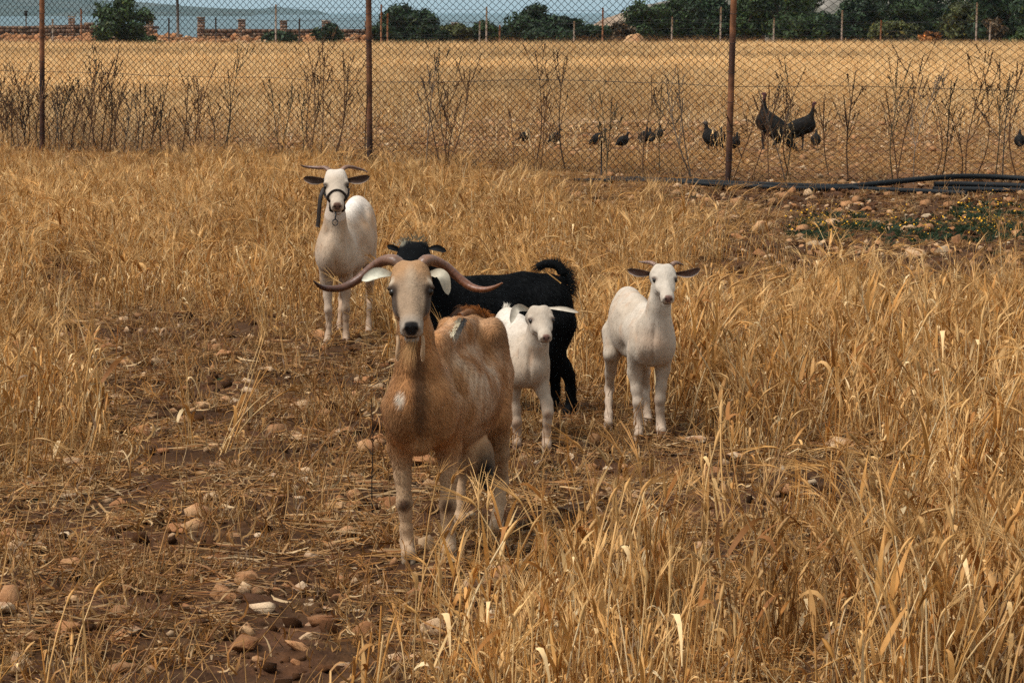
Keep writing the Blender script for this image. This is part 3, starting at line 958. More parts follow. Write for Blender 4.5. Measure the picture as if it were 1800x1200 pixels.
    g.tuft('tail_hair', [g.p(858, 556, 9.96), g.p(842, 545, 9.96), g.p(820, 542, 9.90), g.p(806, 548, 9.82)], [(.5, -.3, .3), (-.2, -.3, .5), (-.8, -.3, .1), (-.8, -.3, -.3)], 520, .034, .006, [(.30, .10, .02), (.34, .11, .02), (.22, .075, .018), (.03, .02, .014)], .001, 5, .7)
    tp = [g.on(809, 562), g.on(804, 572), g.on(799, 582), g.on(793, 591)]
    g.tuft('tail_tip', tp, [(-.45, -.4, -.55)] * 4, 420, .026, .005, [(.03, .028, .025), (.55, .46, .30), (.60, .52, .35), (.58, .50, .36)], .0010, 6, .25)
    tq = [q + np.array([.018, -.002, .004]) for q in tp]
    g.tuft('tail_dark_hair', tq, [(-.45, -.4, -.55)] * 4, 260, .022, .004, [(.025, .023, .022), (.03, .027, .025), (.05, .045, .04), (.10, .08, .06)], .0010, 7, .25)  # black-grey hairs beside the cream tail tip
    return g
GOAT_TAN = tan_goat()

# --- the haltered white nanny behind
def white_goat():
    g = Goat('white goat wearing a dark halter, standing farthest back', G(591, 607))
    g.hoof_col = (.26, .18, .12)
    g.torso([(590, 440, 15.28, 29, 44, .17), (600, 434, 15.45, 35, 50, .22), (616, 428, 15.65, 40, 50, .25), (629, 404, 15.88, 29, 56, .17)])
    g.bump(575, 446, 15.28, 19, .04, 28, 34); g.bump(607, 448, 15.29, 18, .04, 28, 34)
    g.line([(600, 396, 15.42, 13), (618, 376, 15.65, 14), (628, 360, 15.9, 13)], .05)
    g.bump(644, 402, 15.86, 14, .05, 34, 40)
    g.line([(590, 352, 15.22, 15), (589, 385, 15.22, 16), (589, 415, 15.24, 21), (590, 445, 15.28, 28)], .05)
    g.leg([(574, 452, 15.32, 17), (574, 490, 15.38, 11.5), (576, 520, 15.38, 7.5), (577, 545, 15.36, 7), (578, 558, 15.37, 5.2), (578, 574, 15.37, 5), (577, 588, 15.36, 6), (576, 596, 15.34, 5.4)], (574, 609), hr=7)
    g.leg([(607, 452, 15.33, 17), (608, 490, 15.39, 11.5), (608, 520, 15.39, 7.5), (608, 543, 15.37, 7), (608, 558, 15.38, 5.2), (608, 574, 15.38, 5), (608, 588, 15.37, 6), (608, 596, 15.35, 5.4)], (607, 609), hr=7)
    g.leg([(643, 420, 15.86, 20), (648, 462, 15.84, 13), (650, 495, 15.95, 7.5), (650, 522, 16.05, 6.5), (649, 545, 15.97, 5), (648, 568, 15.92, 5.2), (648, 578, 15.9, 5.5)], (648, 590), hr=7)
    g.leg([(612, 420, 15.86, 20), (606, 462, 15.84, 13), (603, 495, 15.95, 7.5), (601, 525, 16.05, 6.5), (599, 545, 15.98, 5), (597, 568, 15.94, 5.2), (597, 577, 15.92, 5.5)], (596, 588), hr=7)
    g.dent(591, 466, .02, .08, .07, .014); g.dent(641, 436, .04, .12, .07, .022); g.dent(614, 425, .018, .08, .09, .014); g.dent(574, 412, .03, .05, .04, .012); g.dent(604, 455, .03, .06, .06, -.008); g.dent(648, 385, .04, .1, .05, -.010)
    g.bump(621, 478, 15.7, 13, .02, 22, 14)
    g.head(g.p(590, 302, 15.2), g.p(593, 360, 15.0), (1, .03, 0), 1.08, 1.0)
    C = [(.20, .11, .07), (.14, .07, .045), (.10, .05, .035), (.05, .03, .024)]
    g.horn([(579, 300, 15.2), (571, 295, 15.22), (560, 295, 15.25), (545, 294, 15.27), (535, 293, 15.27), (528, 290, 15.26)], [5.2, 4.6, 4, 3.2, 2.4, .8], C, 16)
    g.horn([(600, 300, 15.2), (608, 294, 15.22), (619, 294, 15.25), (631, 297, 15.27), (639, 299, 15.27), (646, 303, 15.26)], [5.2, 4.4, 3.8, 3, 2.2, .8], C, 16)
    g.ear((576, 317, 15.2), (553, 317, 15.16), (533, 313, 15.16), 7.5, (0, -1, -.1), (.055, .03, .02), (.5, .4, .32), .4)
    g.ear((605, 317, 15.2), (630, 316, 15.16), (650, 310, 15.16), 7.5, (0, -1, -.1), (.055, .03, .02), (.5, .4, .32), .4)
    po, no = g.po, g.no
    def color(X, N, s):
        n1 = fbm(X[:, 0] * 6, X[:, 1] * 6, X[:, 2] * 5, 21); n2 = fbm(X[:, 0] * 20, X[:, 1] * 20, X[:, 2] * 9, 22)
        c = np.ones((len(X), 3)) * np.array((.39, .29, .205))
        c = mix(c, (.48, .40, .32), np.clip((n1 - .4) * 2, 0, .8))
        c = mix(c, (.36, .21, .11), np.clip((.49 - n2) * 2.2, 0, .5))
        c = mix(c, (.48, .27, .13), blob(X, s.p(645, 385, 15.7), (.09, .4, .13), .8) * np.clip((n2 - .35) * 3, 0, 1) * .7)
        c = mix(c, (.66, .60, .53), blob(X, s.p(612, 360, 15.75), (.09, .3, .07), .7))
        for q in ((577, 546, 15.3), (608, 543, 15.32)):
            c = mix(c, (.06, .03, .018), blob(X, s.p(*q), (.018, .035, .026), .35) * .9)
        c = mix(c, (.33, .21, .13), np.clip((.45 - X[:, 2]) / .3, 0, 1) * .6)
        c = mix(c, (.25, .17, .12), blob(X, s.p(583, 484, 15.3), (.03, .1, .04), .6) * .6)
        t = (X - po) @ s.hf / s.hL; w = (X - po) @ s.hu / s.hL; d = (X - po) @ s.hn / s.hL
        T = np.stack([t, w, d], -1)
        hd = np.linalg.norm(X - (po + no) / 2, axis=1) < s.hL * .75
        fc = np.ones_like(c) * np.array((.45, .365, .28))
        fc = mix(fc, (.54, .465, .385), np.clip((.3 - t) / .2, 0, 1))
        fc = mix(fc, (.5, .4, .32), np.clip((-.18 - d) / .1, 0, 1) * .7)
        for sg in (-1, 1):
            fc = mix(fc, (.05, .03, .02), blob(X, s.eyes[(sg + 1) // 2], np.array([.024, .024, .016]), .35) * .9)
        fc = mix(fc, (.13, .07, .05), nosepad(t, w, d, s.muz))
        fc = mix(fc, (.08, .04, .03), mouthline(t, w, d))
        for sg in (-1, 1):
            fc = mix(fc, (.012, .008, .007), blob(np.stack([t, w, d], -1), (.985, sg * .052 * s.muz, -.065), (.05, .022, .022), .4))
        c[hd] = fc[hd]
        return c
    g.finish(.006, color, lambda p, s: np.interp(p[:, 2], [0, .2, .4, 1], [.003, .005, .014, .014]), 5000, .0006, 2, (.02, .12), .06)
    # halter: noseband, cheek straps, hanging strap, chain and ring
    mb = MB(); at = g.at; f, u, n, L = g.hf, g.hu, g.hn, g.hL
    def snug(a, ang, off=.004):
        c = at(a, 0, -.14)
        d = -(u * math.sin(ang) + n * math.cos(ang))
        return g.B.hit(c - d * L * .6, d) - d * off
    band = [snug(.62 + .10 * (abs(t) / 1.6) ** 2, t) for t in np.linspace(-1.9, 1.9, 29)]
    under = [at(.80, .13, -.33), at(.80, .07, -.375), at(.80, 0, -.39), at(.80, -.07, -.375), at(.80, -.13, -.33)]
    band = catmull(np.array([np.array(b_) for b_ in band] + under + [np.array(band[0])]), 60)
    mb.tube(g.loc(band), .0085, 6, flat=.4, up=f)
    for sg in (-1, 1):
        mb.tube(g.loc([snug(.72 - .06 * j, sg * (1.6 + .05 * j)) for j in range(9)]), .0075, 6, flat=.4)
    hal = mb.build('halter', M_LEATHER, g.o, True)
    mb = MB()
    mb.tube(g.loc(catmull([g.p(570, 330, 15.14), g.p(564, 345, 15.11), g.p(561, 368, 15.10), g.p(560, 385, 15.10), g.p(558, 399, 15.10)], 24)), .0115, 6, flat=.25, up=[.2, 1, 0])
    mb.build('strap', M_LEATHER, hal, True)
    mb = MB()
    c0 = g.loc(g.p(589, 391, 15.03)); an = np.linspace(0, 2.1 * PI, 22)
    mb.tube(np.stack([c0[0] + .014 * np.cos(an), c0[1] + 0 * an, c0[2] + .016 * np.sin(an)], -1), .0032, 6)
    mb.build('ring', M_IRON, hal, True)
    mb = MB(); mb.tube(g.loc(catmull([g.p(590, 371, 15.05), g.p(590, 379, 15.03), g.p(589, 386, 15.03)], 8)), [.006, .0035, .005, .0035, .005, .0035, .005, .004], 6)
    mb.build('chain', M_IRON, hal, True)
    return g
GOAT_WHITE = white_goat()

# --- the black goat side-on behind the nanny
def black_goat():
    g = Goat('black goat standing side-on behind the tan horned goat', G(880, 730))
    g.hoof_col = (.02, .018, .016); g.mat = M_BLACK
    Yb = 12.72
    g.torso_side([(778, 548, Yb, 52, 60, .12), (835, 556, Yb, 78, 68, .155), (905, 556, Yb, 78, 70, .16), (965, 540, Yb - .02, 40, 52, .12)], .06)
    g.line([(775, 505, Yb, 16), (850, 508, Yb, 16), (920, 500, Yb, 17), (968, 502, Yb, 18)], .05)
    g.bump(972, 560, Yb - .07, 34, .05, 28, 58); g.bump(972, 560, Yb + .07, 34, .05, 28, 58)
    g.line([(775, 540, Yb, 42), (755, 500, Yb - .02, 30), (738, 465, Yb - .06, 26)], .05)
    f = (-1, 0, 0)
    g.leg([(980, 570, Yb - .09, 34), (968, 618, Yb - .10, 25), (990, 645, Yb - .10, 15), (1000, 660, Yb - .10, 11.5), (1003, 685, Yb - .10, 9), (1004, 708, Yb - .10, 10), (1003, 720, Yb - .10, 9.5)], (1000, 735), fwd=f, hr=10)
    g.leg([(970, 575, Yb + .09, 32), (955, 618, Yb + .09, 22), (970, 645, Yb + .09, 14), (975, 660, Yb + .09, 10.5), (976, 685, Yb + .09, 8.5), (974, 702, Yb + .09, 9.5), (972, 712, Yb + .09, 9)], (969, 725), fwd=f, hr=10)
    g.leg([(790, 570, Yb - .08, 30), (788, 620, Yb - .09, 18), (786, 660, Yb - .09, 11.5), (787, 690, Yb - .09, 9), (787, 712, Yb - .09, 9.5), (785, 722, Yb - .09, 9)], (782, 735), fwd=f, hr=10)
    g.leg([(775, 570, Yb + .08, 30), (770, 615, Yb + .09, 18), (768, 650, Yb + .09, 11.5), (769, 680, Yb + .09, 9), (769, 702, Yb + .09, 9.5), (767, 712, Yb + .09, 9)], (764, 725), fwd=f, hr=10)
    g.head(g.p(729, 430, 12.58), g.p(722, 506, 12.36), (1, .12, 0), 1.2)
    blk = (.005, .005, .0055)
    g.ear((706, 441, 12.55), (692, 436, 12.54), (680, 432, 12.54), 5.5, (0, -1, .2), blk, (.012, .012, .012), .3)
    g.ear((752, 437, 12.55), (768, 436, 12.54), (785, 442, 12.54), 6, (0, -1, .2), blk, (.012, .012, .012), .3)
    def color(X, N, s):
        c = np.ones((len(X), 3)) * np.array((.0040, .0045, .0052))
        n2 = fbm(X[:, 0] * 20, X[:, 1] * 20, X[:, 2] * 9, 31)
        c = mix(c, (.008, .008, .008), np.clip(n2 - .4, 0, .5))
        c = mix(c, (.30, .27, .20), blob(X, s.p(703, 424, 12.5), (.022, .12, .022), .4) * .9)
        c = mix(c, (.22, .2, .15), blob(X, s.p(727, 419, 12.52), (.05, .12, .012), .5) * .7)
        return c
    g.finish(.006, color, lambda p, s: np.interp(p[:, 2], [0, .1, .4, 1], [.012, .026, .026, .02]), 26000, .0012, 3)
    b3 = [(.0045, .005, .0055)] * 5
    g.tuft('forelock', [g.p(700, 428, 12.5), g.p(715, 420, 12.5), g.p(735, 419, 12.5), g.p(752, 428, 12.5)], [(-.5, -.1, .5), (-.1, -.1, .9), (.3, -.1, .8), (.8, -.1, .4)], 200, .022, .008, [(.3, .27, .2), (.06, .055, .04), (.10, .09, .06), (.01, .01, .01)], .0012, 8, .4)
    tl = [g.p(985, 505, Yb), g.p(990, 482, Yb), g.p(978, 466, Yb), g.p(958, 464, Yb), g.p(944, 470, Yb)]
    mb = MB(); mb.tube(g.loc(catmull(tl, 16)), np.linspace(.026, .016, 16), 8, b3[0]); mb.build('tail', M_BLACK, g.o, True)
    g.tuft('tail_hair', [g.p(992, 520, Yb), g.p(996, 500, Yb), g.p(994, 482, Yb), g.p(978, 466, Yb), g.p(946, 468, Yb)], [(.8, 0, -.1), (.9, 0, .1), (.8, 0, .5), (.1, 0, .7), (-.7, 0, -.1)], 800, .055, .010, b3, .0013, 9, .5)
    mb = MB(); mb.tube(g.loc(catmull([g.p(960, 478, Yb - .09), g.p(972, 487, Yb - .1), g.p(986, 498, Yb - .1)], 9)), 0.0028, 5, (.36, .19, .06))
    mb.build('straw', M_COAT, g.o)
    return g
GOAT_BLACK = black_goat()

def kid_color(base, pale, warm, seed, knees, extra=()):
    def color(X, N, s):
        n1 = fbm(X[:, 0] * 8, X[:, 1] * 8, X[:, 2] * 6, seed); n2 = fbm(X[:, 0] * 26, X[:, 1] * 26, X[:, 2] * 12, seed + 1)
        c = np.ones((len(X), 3)) * np.array(base)
        c = mix(c, pale, np.clip((n1 - .38) * 2.2, 0, .9))
        c = mix(c, warm, np.clip((.46 - n2) * 2.2, 0, .5))
        for q, r, col, a in extra:
            c = mix(c, col, blob(X, s.p(*q), r, .7) * a)
        for q in knees:
            c = mix(c, (.26, .11, .05), blob(X, s.p(*q), (.016, .03, .02), .5) * .8)
        c = mix(c, (.34, .22, .14), np.clip((.30 - X[:, 2]) / .25, 0, 1) * .55)
        po, no = s.po, s.no
        t = (X - po) @ s.hf / s.hL; w = (X - po) @ s.hu / s.hL; d = (X - po) @ s.hn / s.hL
        T = np.stack([t, w, d], -1)
        hd = np.linalg.norm(X - (po + no) / 2, axis=1) < s.hL * .78
        fc = np.ones_like(c) * np.array(pale) * .97
        fc = mix(fc, np.array(base) * .92, np.clip(n2 - .3, 0, .6))
        for sg in (-1, 1):
            fc = mix(fc, (.10, .06, .045), blob(X, s.eyes[(sg + 1) // 2], np.array([.016, .016, .011]), .4) * .85)
        fc = mix(fc, (.20, .11, .085), nosepad(t, w, d, s.muz))
        fc = mix(fc, (.12, .06, .045), mouthline(t, w, d))
        for sg in (-1, 1):
            fc = mix(fc, (.012, .008, .007), blob(np.stack([t, w, d], -1), (.985, sg * .052 * s.muz, -.065), (.05, .022, .022), .4))
        c[hd] = fc[hd]
        return c
    return color

# --- the lop-eared kid between the nanny and the black goat
def lop_kid():
    g = Goat('cream kid with drooping ears, close beside the tan goat', G(934, 790))
    g.hoof_col = (.36, .22, .14)
    g.torso([(929, 640, 11.70, 30, 42, .12), (918, 624, 11.82, 36, 50, .16), (902, 606, 11.97, 36, 52, .16), (893, 590, 12.10, 30, 46, .11)], .04)
    g.bump(911, 648, 11.70, 18, .03, 24, 32); g.bump(948, 648, 11.70, 17, .03, 24, 32)
    g.line([(928, 590, 11.75, 12), (910, 572, 11.95, 14), (893, 556, 12.1, 13)], .04)
    g.line([(945, 575, 11.62, 19), (942, 605, 11.64, 19), (936, 632, 11.67, 25)], .04)
    g.leg([(907, 655, 11.73, 17), (903, 690, 11.76, 11.5), (906, 720, 11.76, 9.5), (908, 742, 11.75, 9.5), (909, 756, 11.76, 7), (909, 768, 11.76, 7.5), (909, 776, 11.75, 7.5)], (909, 790), hr=9)
    g.leg([(948, 655, 11.71, 17), (954, 685, 11.68, 12), (961, 708, 11.66, 10.5), (963, 724, 11.65, 10), (962, 742, 11.66, 7.5), (961, 762, 11.67, 8), (961, 778, 11.66, 8.5)], (961, 795), hr=9.5)
    g.leg([(880, 605, 12.1, 22), (877, 645, 12.08, 15), (880, 690, 12.18, 8.5), (882, 720, 12.12, 6.5), (883, 748, 12.08, 7), (883, 757, 12.07, 7)], (883, 769), hr=8.5)
    g.leg([(908, 605, 12.1, 22), (905, 645, 12.08, 15), (905, 690, 12.18, 8.5), (905, 720, 12.12, 6.5), (905, 748, 12.08, 7), (904, 757, 12.07, 7)], (904, 767), hr=8.5)
    g.dent(930, 664, .014, .06, .04, .010); g.dent(906, 628, .016, .06, .06, .010); g.dent(931, 636, .014, .05, .05, .008); g.dent(951, 650, .02, .05, .04, -.006); g.dent(884, 575, .03, .06, .03, .010)
    g.head(g.p(947, 541, 11.58), g.p(961, 591, 11.44), (1, .2, 0), 1.26, 1.02, True)
    out, inn = (.60, .52, .43), (.42, .36, .29)
    g.ear((932, 545, 11.58), (909, 542, 11.54), (898, 568, 11.53), 7.5, (-.2, -1, .1), (.44, .39, .31), out, .25)
    g.ear((961, 541, 11.6), (990, 543, 11.56), (1017, 549, 11.55), 4.2, (0, -1, .45), (.46, .40, .32), (.40, .32, .24), .35)
    g.finish(.0048, kid_color((.37, .28, .20), (.46, .385, .305), (.35, .21, .125), 41, ((908, 746, 11.7), (963, 730, 11.6)), (((895, 560, 12.0), (.1, .2, .07), (.62, .56, .48), .8),)),  # paler back: light from above put into the coat colour
             lambda p, s: np.interp(p[:, 2], [0, .15, .4, 1], [.003, .005, .012, .013]), 3500, .0005, 4, (.02, .12), .06)
    g.tuft('tail', [g.p(889, 546, 12.16), g.p(890, 540, 12.16)], [(-.1, 0, 1), (.1, 0, 1)], 120, .025, .006, [(.6, .54, .45)] * 2, .0011, 7, .1)
    return g
GOAT_LOP = lop_kid()

# --- the white kid on the right
def white_kid():
    g = Goat('white kid with small horn buds, standing rightmost of the goats', G(1142, 771))
    g.hoof_col = (.40, .27, .18)
    g.torso([(1148, 600, 12.04, 33, 44, .12), (1136, 590, 12.14, 38, 50, .16), (1114, 578, 12.30, 39, 54, .17), (1104, 556, 12.44, 31, 50, .12)], .04)
    g.bump(1128, 606, 12.03, 19, .03, 24, 34); g.bump(1168, 606, 12.02, 17, .03, 24, 34)
    g.line([(1140, 552, 12.1, 12), (1118, 535, 12.3, 14), (1104, 522, 12.44, 14)], .04)
    g.bump(1088, 575, 12.42, 15, .04, 30, 42)
    g.line([(1162, 505, 11.95, 18), (1158, 540, 11.97, 18), (1153, 570, 12.0, 24), (1150, 598, 12.03, 31)], .04)
    g.leg([(1120, 615, 12.06, 19), (1116, 655, 12.10, 13), (1119, 685, 12.09, 9.5), (1122, 708, 12.08, 9.5), (1122, 724, 12.09, 7.5), (1122, 740, 12.09, 7.5), (1122, 752, 12.08, 8.5), (1122, 759, 12.07, 8)], (1122, 774), hr=9.5)
    g.leg([(1167, 615, 12.05, 18), (1165, 650, 12.09, 12.5), (1162, 680, 12.08, 9.5), (1160, 702, 12.07, 9.5), (1160, 720, 12.08, 7.5), (1161, 736, 12.08, 7.5), (1162, 748, 12.07, 8.5), (1162, 755, 12.06, 8)], (1163, 769), hr=9.5)
    g.leg([(1082, 585, 12.44, 25), (1076, 622, 12.40, 15), (1073, 655, 12.48, 9.5), (1071, 684, 12.52, 8.5), (1070, 705, 12.46, 6.5), (1070, 728, 12.40, 7.5), (1070, 740, 12.38, 7.5)], (1069, 755), hr=9)
    g.leg([(1122, 590, 12.44, 25), (1130, 625, 12.40, 14), (1134, 655, 12.48, 9), (1135, 684, 12.52, 8), (1136, 705, 12.46, 6.5), (1138, 726, 12.41, 7), (1139, 735, 12.39, 7)], (1140, 748), hr=8.5)
    g.dent(1147, 634, .014, .06, .05, .012); g.dent(1093, 612, .030, .08, .05, .016); g.dent(1116, 590, .016, .06, .08, .010); g.dent(1150, 588, .014, .05, .05, .008); g.dent(1130, 610, .025, .05, .05, -.008); g.dent(1090, 545, .03, .05, .04, -.008); g.dent(1078, 640, .02, .06, .03, .006)
    g.head(g.p(1165, 468, 11.90), g.p(1176, 523, 11.75), (1, .17, 0), 1.13, 1.08, True)
    C = [(.22, .13, .09), (.15, .085, .06), (.10, .06, .045)]
    g.horn([(1152, 466, 11.93), (1145, 462, 11.94), (1134, 461, 11.96), (1122, 460, 11.97)], [5.2, 4.6, 3.2, .8], C, 7)
    g.horn([(1180, 466, 11.95), (1187, 462, 11.96), (1194, 463, 11.98), (1202, 466, 11.99)], [5.2, 4.6, 3, .8], C, 7)
    g.ear((1149, 481, 11.92), (1124, 479, 11.88), (1103, 474, 11.88), 7.5, (0, -1, -.25), (.10, .055, .04), (.66, .58, .50), .45)
    g.ear((1184, 481, 11.93), (1210, 480, 11.89), (1231, 472, 11.89), 7.5, (0, -1, -.25), (.10, .055, .04), (.66, .58, .50), .45)
    g.finish(.0048, kid_color((.41, .33, .25), (.51, .44, .36), (.42, .27, .17), 51, ((1122, 711, 12.0), (1161, 706, 12.0)), (((1150, 600, 11.9), (.07, .1, .06), (.36, .24, .16), .7),)),  # chest patch: brownish coat, with breast shade put into its colour
             lambda p, s: np.interp(p[:, 2], [0, .15, .4, 1], [.003, .005, .012, .013]), 3500, .0005, 5, (.02, .12), .06)
    return g
GOAT_KID = white_kid()
# ---------------------------------------------------------------- dry barley, stubble and straw (nobody could count it)
M_STRAW = tint_mat('dry_straw', .62, .12, 18.0, spec=.28, translucent=.10, inst=True)

def unlinked(name, me, mat):
    me.materials.append(mat)
    o = bpy.data.objects.new(name, me)
    return o

def ribbon(mb, pts, w, wdir, col, twist=0.0):
    pts = np.asarray(pts); n = len(pts)
    t = unit(np.gradient(pts, axis=0))
    s = unit(np.cross(t, wdir))
    b = np.cross(t, s)
    a = np.linspace(0, twist, n)[:, None]
    s = s * np.cos(a) + b * np.sin(a)
    w = np.asarray(w)[:, None] if np.ndim(w) else w
    v = np.stack([pts - s * w, pts + s * w], 1).reshape(-1, 3)
    i = np.arange(n - 1) * 2
    cc = np.repeat(np.asarray(col), 2, 0) if np.ndim(col) == 2 else col
    mb.add(v, np.stack([i, i + 1, i + 3, i + 2], -1), cc)

S_PALE = np.array((.64, .40, .165)); S_GOLD = np.array((.50, .235, .055)); S_RUST = np.array((.27, .10, .019)); S_GREY = np.array((.24, .155, .09)); S_WHITE = np.array((.72, .53, .29))

def straw_col(rng):
    r = rng.random()
    a, b = ((S_PALE, S_GOLD) if r < .46 else (S_GOLD, S_RUST) if r < .70 else (S_PALE, S_WHITE) if r < .90 else (S_GREY, S_GOLD))
    return a + (b - a) * rng.random()

def stalk(mb, rng, base, h, lean, ldir, detail=2, ear=True, stout=1.0):
    col = straw_col(rng)
    n = 6 if detail == 2 else 4
    f = np.linspace(0, 1, n)
    d = np.array([math.cos(ldir), math.sin(ldir), 0])
    bend = lean * f ** 2 * h + rng.normal(0, .02) * h * f
    kink = rng.random() < .24
    p = base + np.stack([d[0] * bend, d[1] * bend, h * f * (1 - .25 * lean * f)], -1)
    if kink:
        k = rng.integers(n // 2, n)
        q = rng.normal(0, 1, 3); q[2] = -abs(q[2]) * .6; q = unit(q)
        for i in range(k, n):
            p[i] = p[k - 1] + (q + np.array([0, 0, -.12]) * (i - k)) * h / (n - 1) * (i - k + 1) * .55 + rng.normal(0, .004, 3)
    r = .0024 * rng.uniform(.7, 1.35) * stout
    cc = col[None] * rng.uniform(.85, 1.1, (n, 1))
    mb.tube(p, r * (1 - .35 * f), 3, cc, cap=False)
    # leaf blades, curled
    for j in range(rng.integers(1, 3) if detail == 2 else 1):
        k = rng.integers(1, n - 1)
        a = rng.random() * 2 * PI
        e = np.array([math.cos(a), math.sin(a), 0]); L = rng.uniform(.05, .15) * stout
        m = 6 if detail == 2 else 4
        g = np.linspace(0, 1, m)
        up = rng.uniform(.5, 1.25); dr = rng.uniform(.1, .95) if rng.random() < .7 else rng.uniform(1.0, 1.9)
        q = p[k] + L * (e[None] * g[:, None] * rng.uniform(.15, .6) + np.array([0, 0, 1])[None] * (up * g - dr * g ** 2)[:, None])
        wd = rng.uniform(.0030, .0072) * stout * np.interp(g, [0, .3, 1], [.7, 1, .1])
        lc = straw_col(rng)
        ribbon(mb, q, wd, np.array([0.1, .2, 1.0]), np.ones((m, 3)) * lc * rng.uniform(.75, 1.1), rng.uniform(-2.2, 2.2))
    if ear and not kink:
        t = unit(p[-1] - p[-2]); dn = rng.uniform(.0, .7)
        L = rng.uniform(.055, .085)
        m = 5
        g = np.linspace(0, 1, m)
        q = p[-1] + L * (t[None] * g[:, None] + (d * .6 + np.array([0, 0, -.75]))[None] * (dn * g ** 2 * .6)[:, None])
        ec = S_PALE * rng.uniform(.7, 1.0) + (S_GOLD - S_PALE) * rng.random() * .8
        mb.tube(q, np.array([.003, .0062, .0068, .0055, .002]) * rng.uniform(.8, 1.15), 4, ec, cap=False, flat=.6)
        ed = unit(q[-1] - q[-2])
        for a in range(9 if detail == 2 else 4):
            s0 = q[1 + a % 4]
            w = unit(ed + rng.normal(0, .20, 3))
            La = rng.uniform(.08, .14)
            e1 = s0 + w * La * .5; e2 = s0 + w * La + np.array([0, 0, -.1]) * La
            ribbon(mb, [s0, e1, e2], np.array([.0011, .0008, .0003]), np.array([.3, -.9, .2]), ec * 1.12)

def tall_clump(seed, n, hmin, hmax, spread, detail=2, lean=(.0, .38), ears=.6, bias=None, stout=1.0):
    rng = np.random.default_rng(seed); mb = MB()
    ld0 = rng.random() * 2 * PI if bias is None else bias
    for i in range(n):
        b = np.array([*(rng.normal(0, spread, 2)), -.01])
        stalk(mb, rng, b, rng.uniform(hmin, hmax), rng.uniform(*lean), ld0 + rng.normal(0, .9), detail, rng.random() < ears, stout)
    return mb.mesh('straw_clump')

def stubble_clump(seed, n, spread):
    """short broken stalks and curled dead leaves"""
    rng = np.random.default_rng(seed); mb = MB()
    for i in range(n):
        b = np.array([*(rng.normal(0, spread, 2)), -.008]); col = straw_col(rng) * rng.uniform(.7, 1.05)
        if rng.random() < .45:
            h = rng.uniform(.03, .11) if rng.random() < .8 else rng.uniform(.11, .24); d = unit([rng.normal(0, .5), rng.normal(0, .5), 1])
            mb.tube(np.stack([b, b + d * h * .6, b + d * h + rng.normal(0, .006, 3)]), [.0018, .0016, .0012], 3, col, cap=False)
        else:
            a = rng.random() * 2 * PI; e = np.array([math.cos(a), math.sin(a), 0]); L = rng.uniform(.04, .13)
            g = np.linspace(0, 1, 6); k = rng.uniform(1.2, 4.5)
            q = b + L * (e[None] * (np.sin(g * k) / k)[:, None] * 1.2 + np.array([0, 0, 1])[None] * ((1 - np.cos(g * k)) / k * rng.uniform(.2, .9) + g * rng.uniform(.0, .5))[:, None])
            ribbon(mb, q, rng.uniform(.0016, .0042) * np.interp(g, [0, .4, 1], [.8, 1, .2]), np.array([e[1], -e[0], .4]), col, rng.uniform(-2.5, 2.5))
    return mb.mesh('stubble_clump')

def litter_patch(seed, n, spread):
    """straws and leaf scraps lying on the earth"""
    rng = np.random.default_rng(seed); mb = MB()
    for i in range(n):
        b = np.array([*(rng.uniform(-spread, spread, 2)), rng.uniform(.002, .022)]); col = straw_col(rng) * rng.uniform(.55, 1.05)
        a = rng.random() * 2 * PI; e = np.array([math.cos(a), math.sin(a), rng.normal(0, .14)])
        L = rng.uniform(.02, .15) * (1 if rng.random() < .8 else 1.7)
        k = rng.normal(0, .25); sd = np.array([-e[1], e[0], rng.normal(0, .2)])
        g = np.linspace(-.5, .5, 4)
        q = b + L * (e[None] * g[:, None] + sd[None] * (k * (g * g * 4 - .3))[:, None])
        if rng.random() < .5:
            mb.tube(q, .0014 * rng.uniform(.6, 1.4), 3, col, cap=False)
        else:
            ribbon(mb, q, rng.uniform(.0015, .0045) * np.array([.5, 1, .9, .2]), np.array([0, .4, 1.0]), col, rng.uniform(-1.5, 1.5))
    return mb.mesh('litter')

def weed_tuft(seed, n, flower):
    """low green weed, some with small yellow flower heads"""
    rng = np.random.default_rng(seed); mb = MB()
    for i in range(n):
        a = rng.random() * 2 * PI; h = rng.uniform(.02, .07); r = rng.uniform(0, .05)
        b = np.array([math.cos(a) * r, math.sin(a) * r, 0]); e = np.array([math.cos(a), math.sin(a), 0])
        g = np.linspace(0, 1, 4)
        q = b + e[None] * (h * .8 * g)[:, None] + np.array([0, 0, 1])[None] * (h * (1.2 * g - .5 * g * g))[:, None]
        ribbon(mb, q, rng.uniform(.003, .008) * np.array([.4, 1, .8, .1]), np.array([e[1], -e[0], .3]), np.array((.024, .040, .016)) * rng.uniform(.6, 1.5))
        if flower and rng.random() < .075:
            c = b + e * .03 + np.array([0, 0, h + rng.uniform(.03, .07)])
            mb.tube(np.stack([b, c]), .0009, 3, (.06, .09, .03), cap=False)
            an = np.arange(8) * PI / 4; R = rng.uniform(.005, .0085)
            tilt = rng.normal(0, .35, 2)
            ring = np.stack([np.cos(an) * R, np.sin(an) * R, np.cos(an) * R * tilt[0] + np.sin(an) * R * tilt[1]], -1) + c
            v = np.vstack([c[None] + [0, 0, .004], ring])
            mb.add(v, [[0, 1 + k, 1 + (k + 1) % 8] for k in range(8)], (.72, .36, .015))
    return mb.mesh('weed')

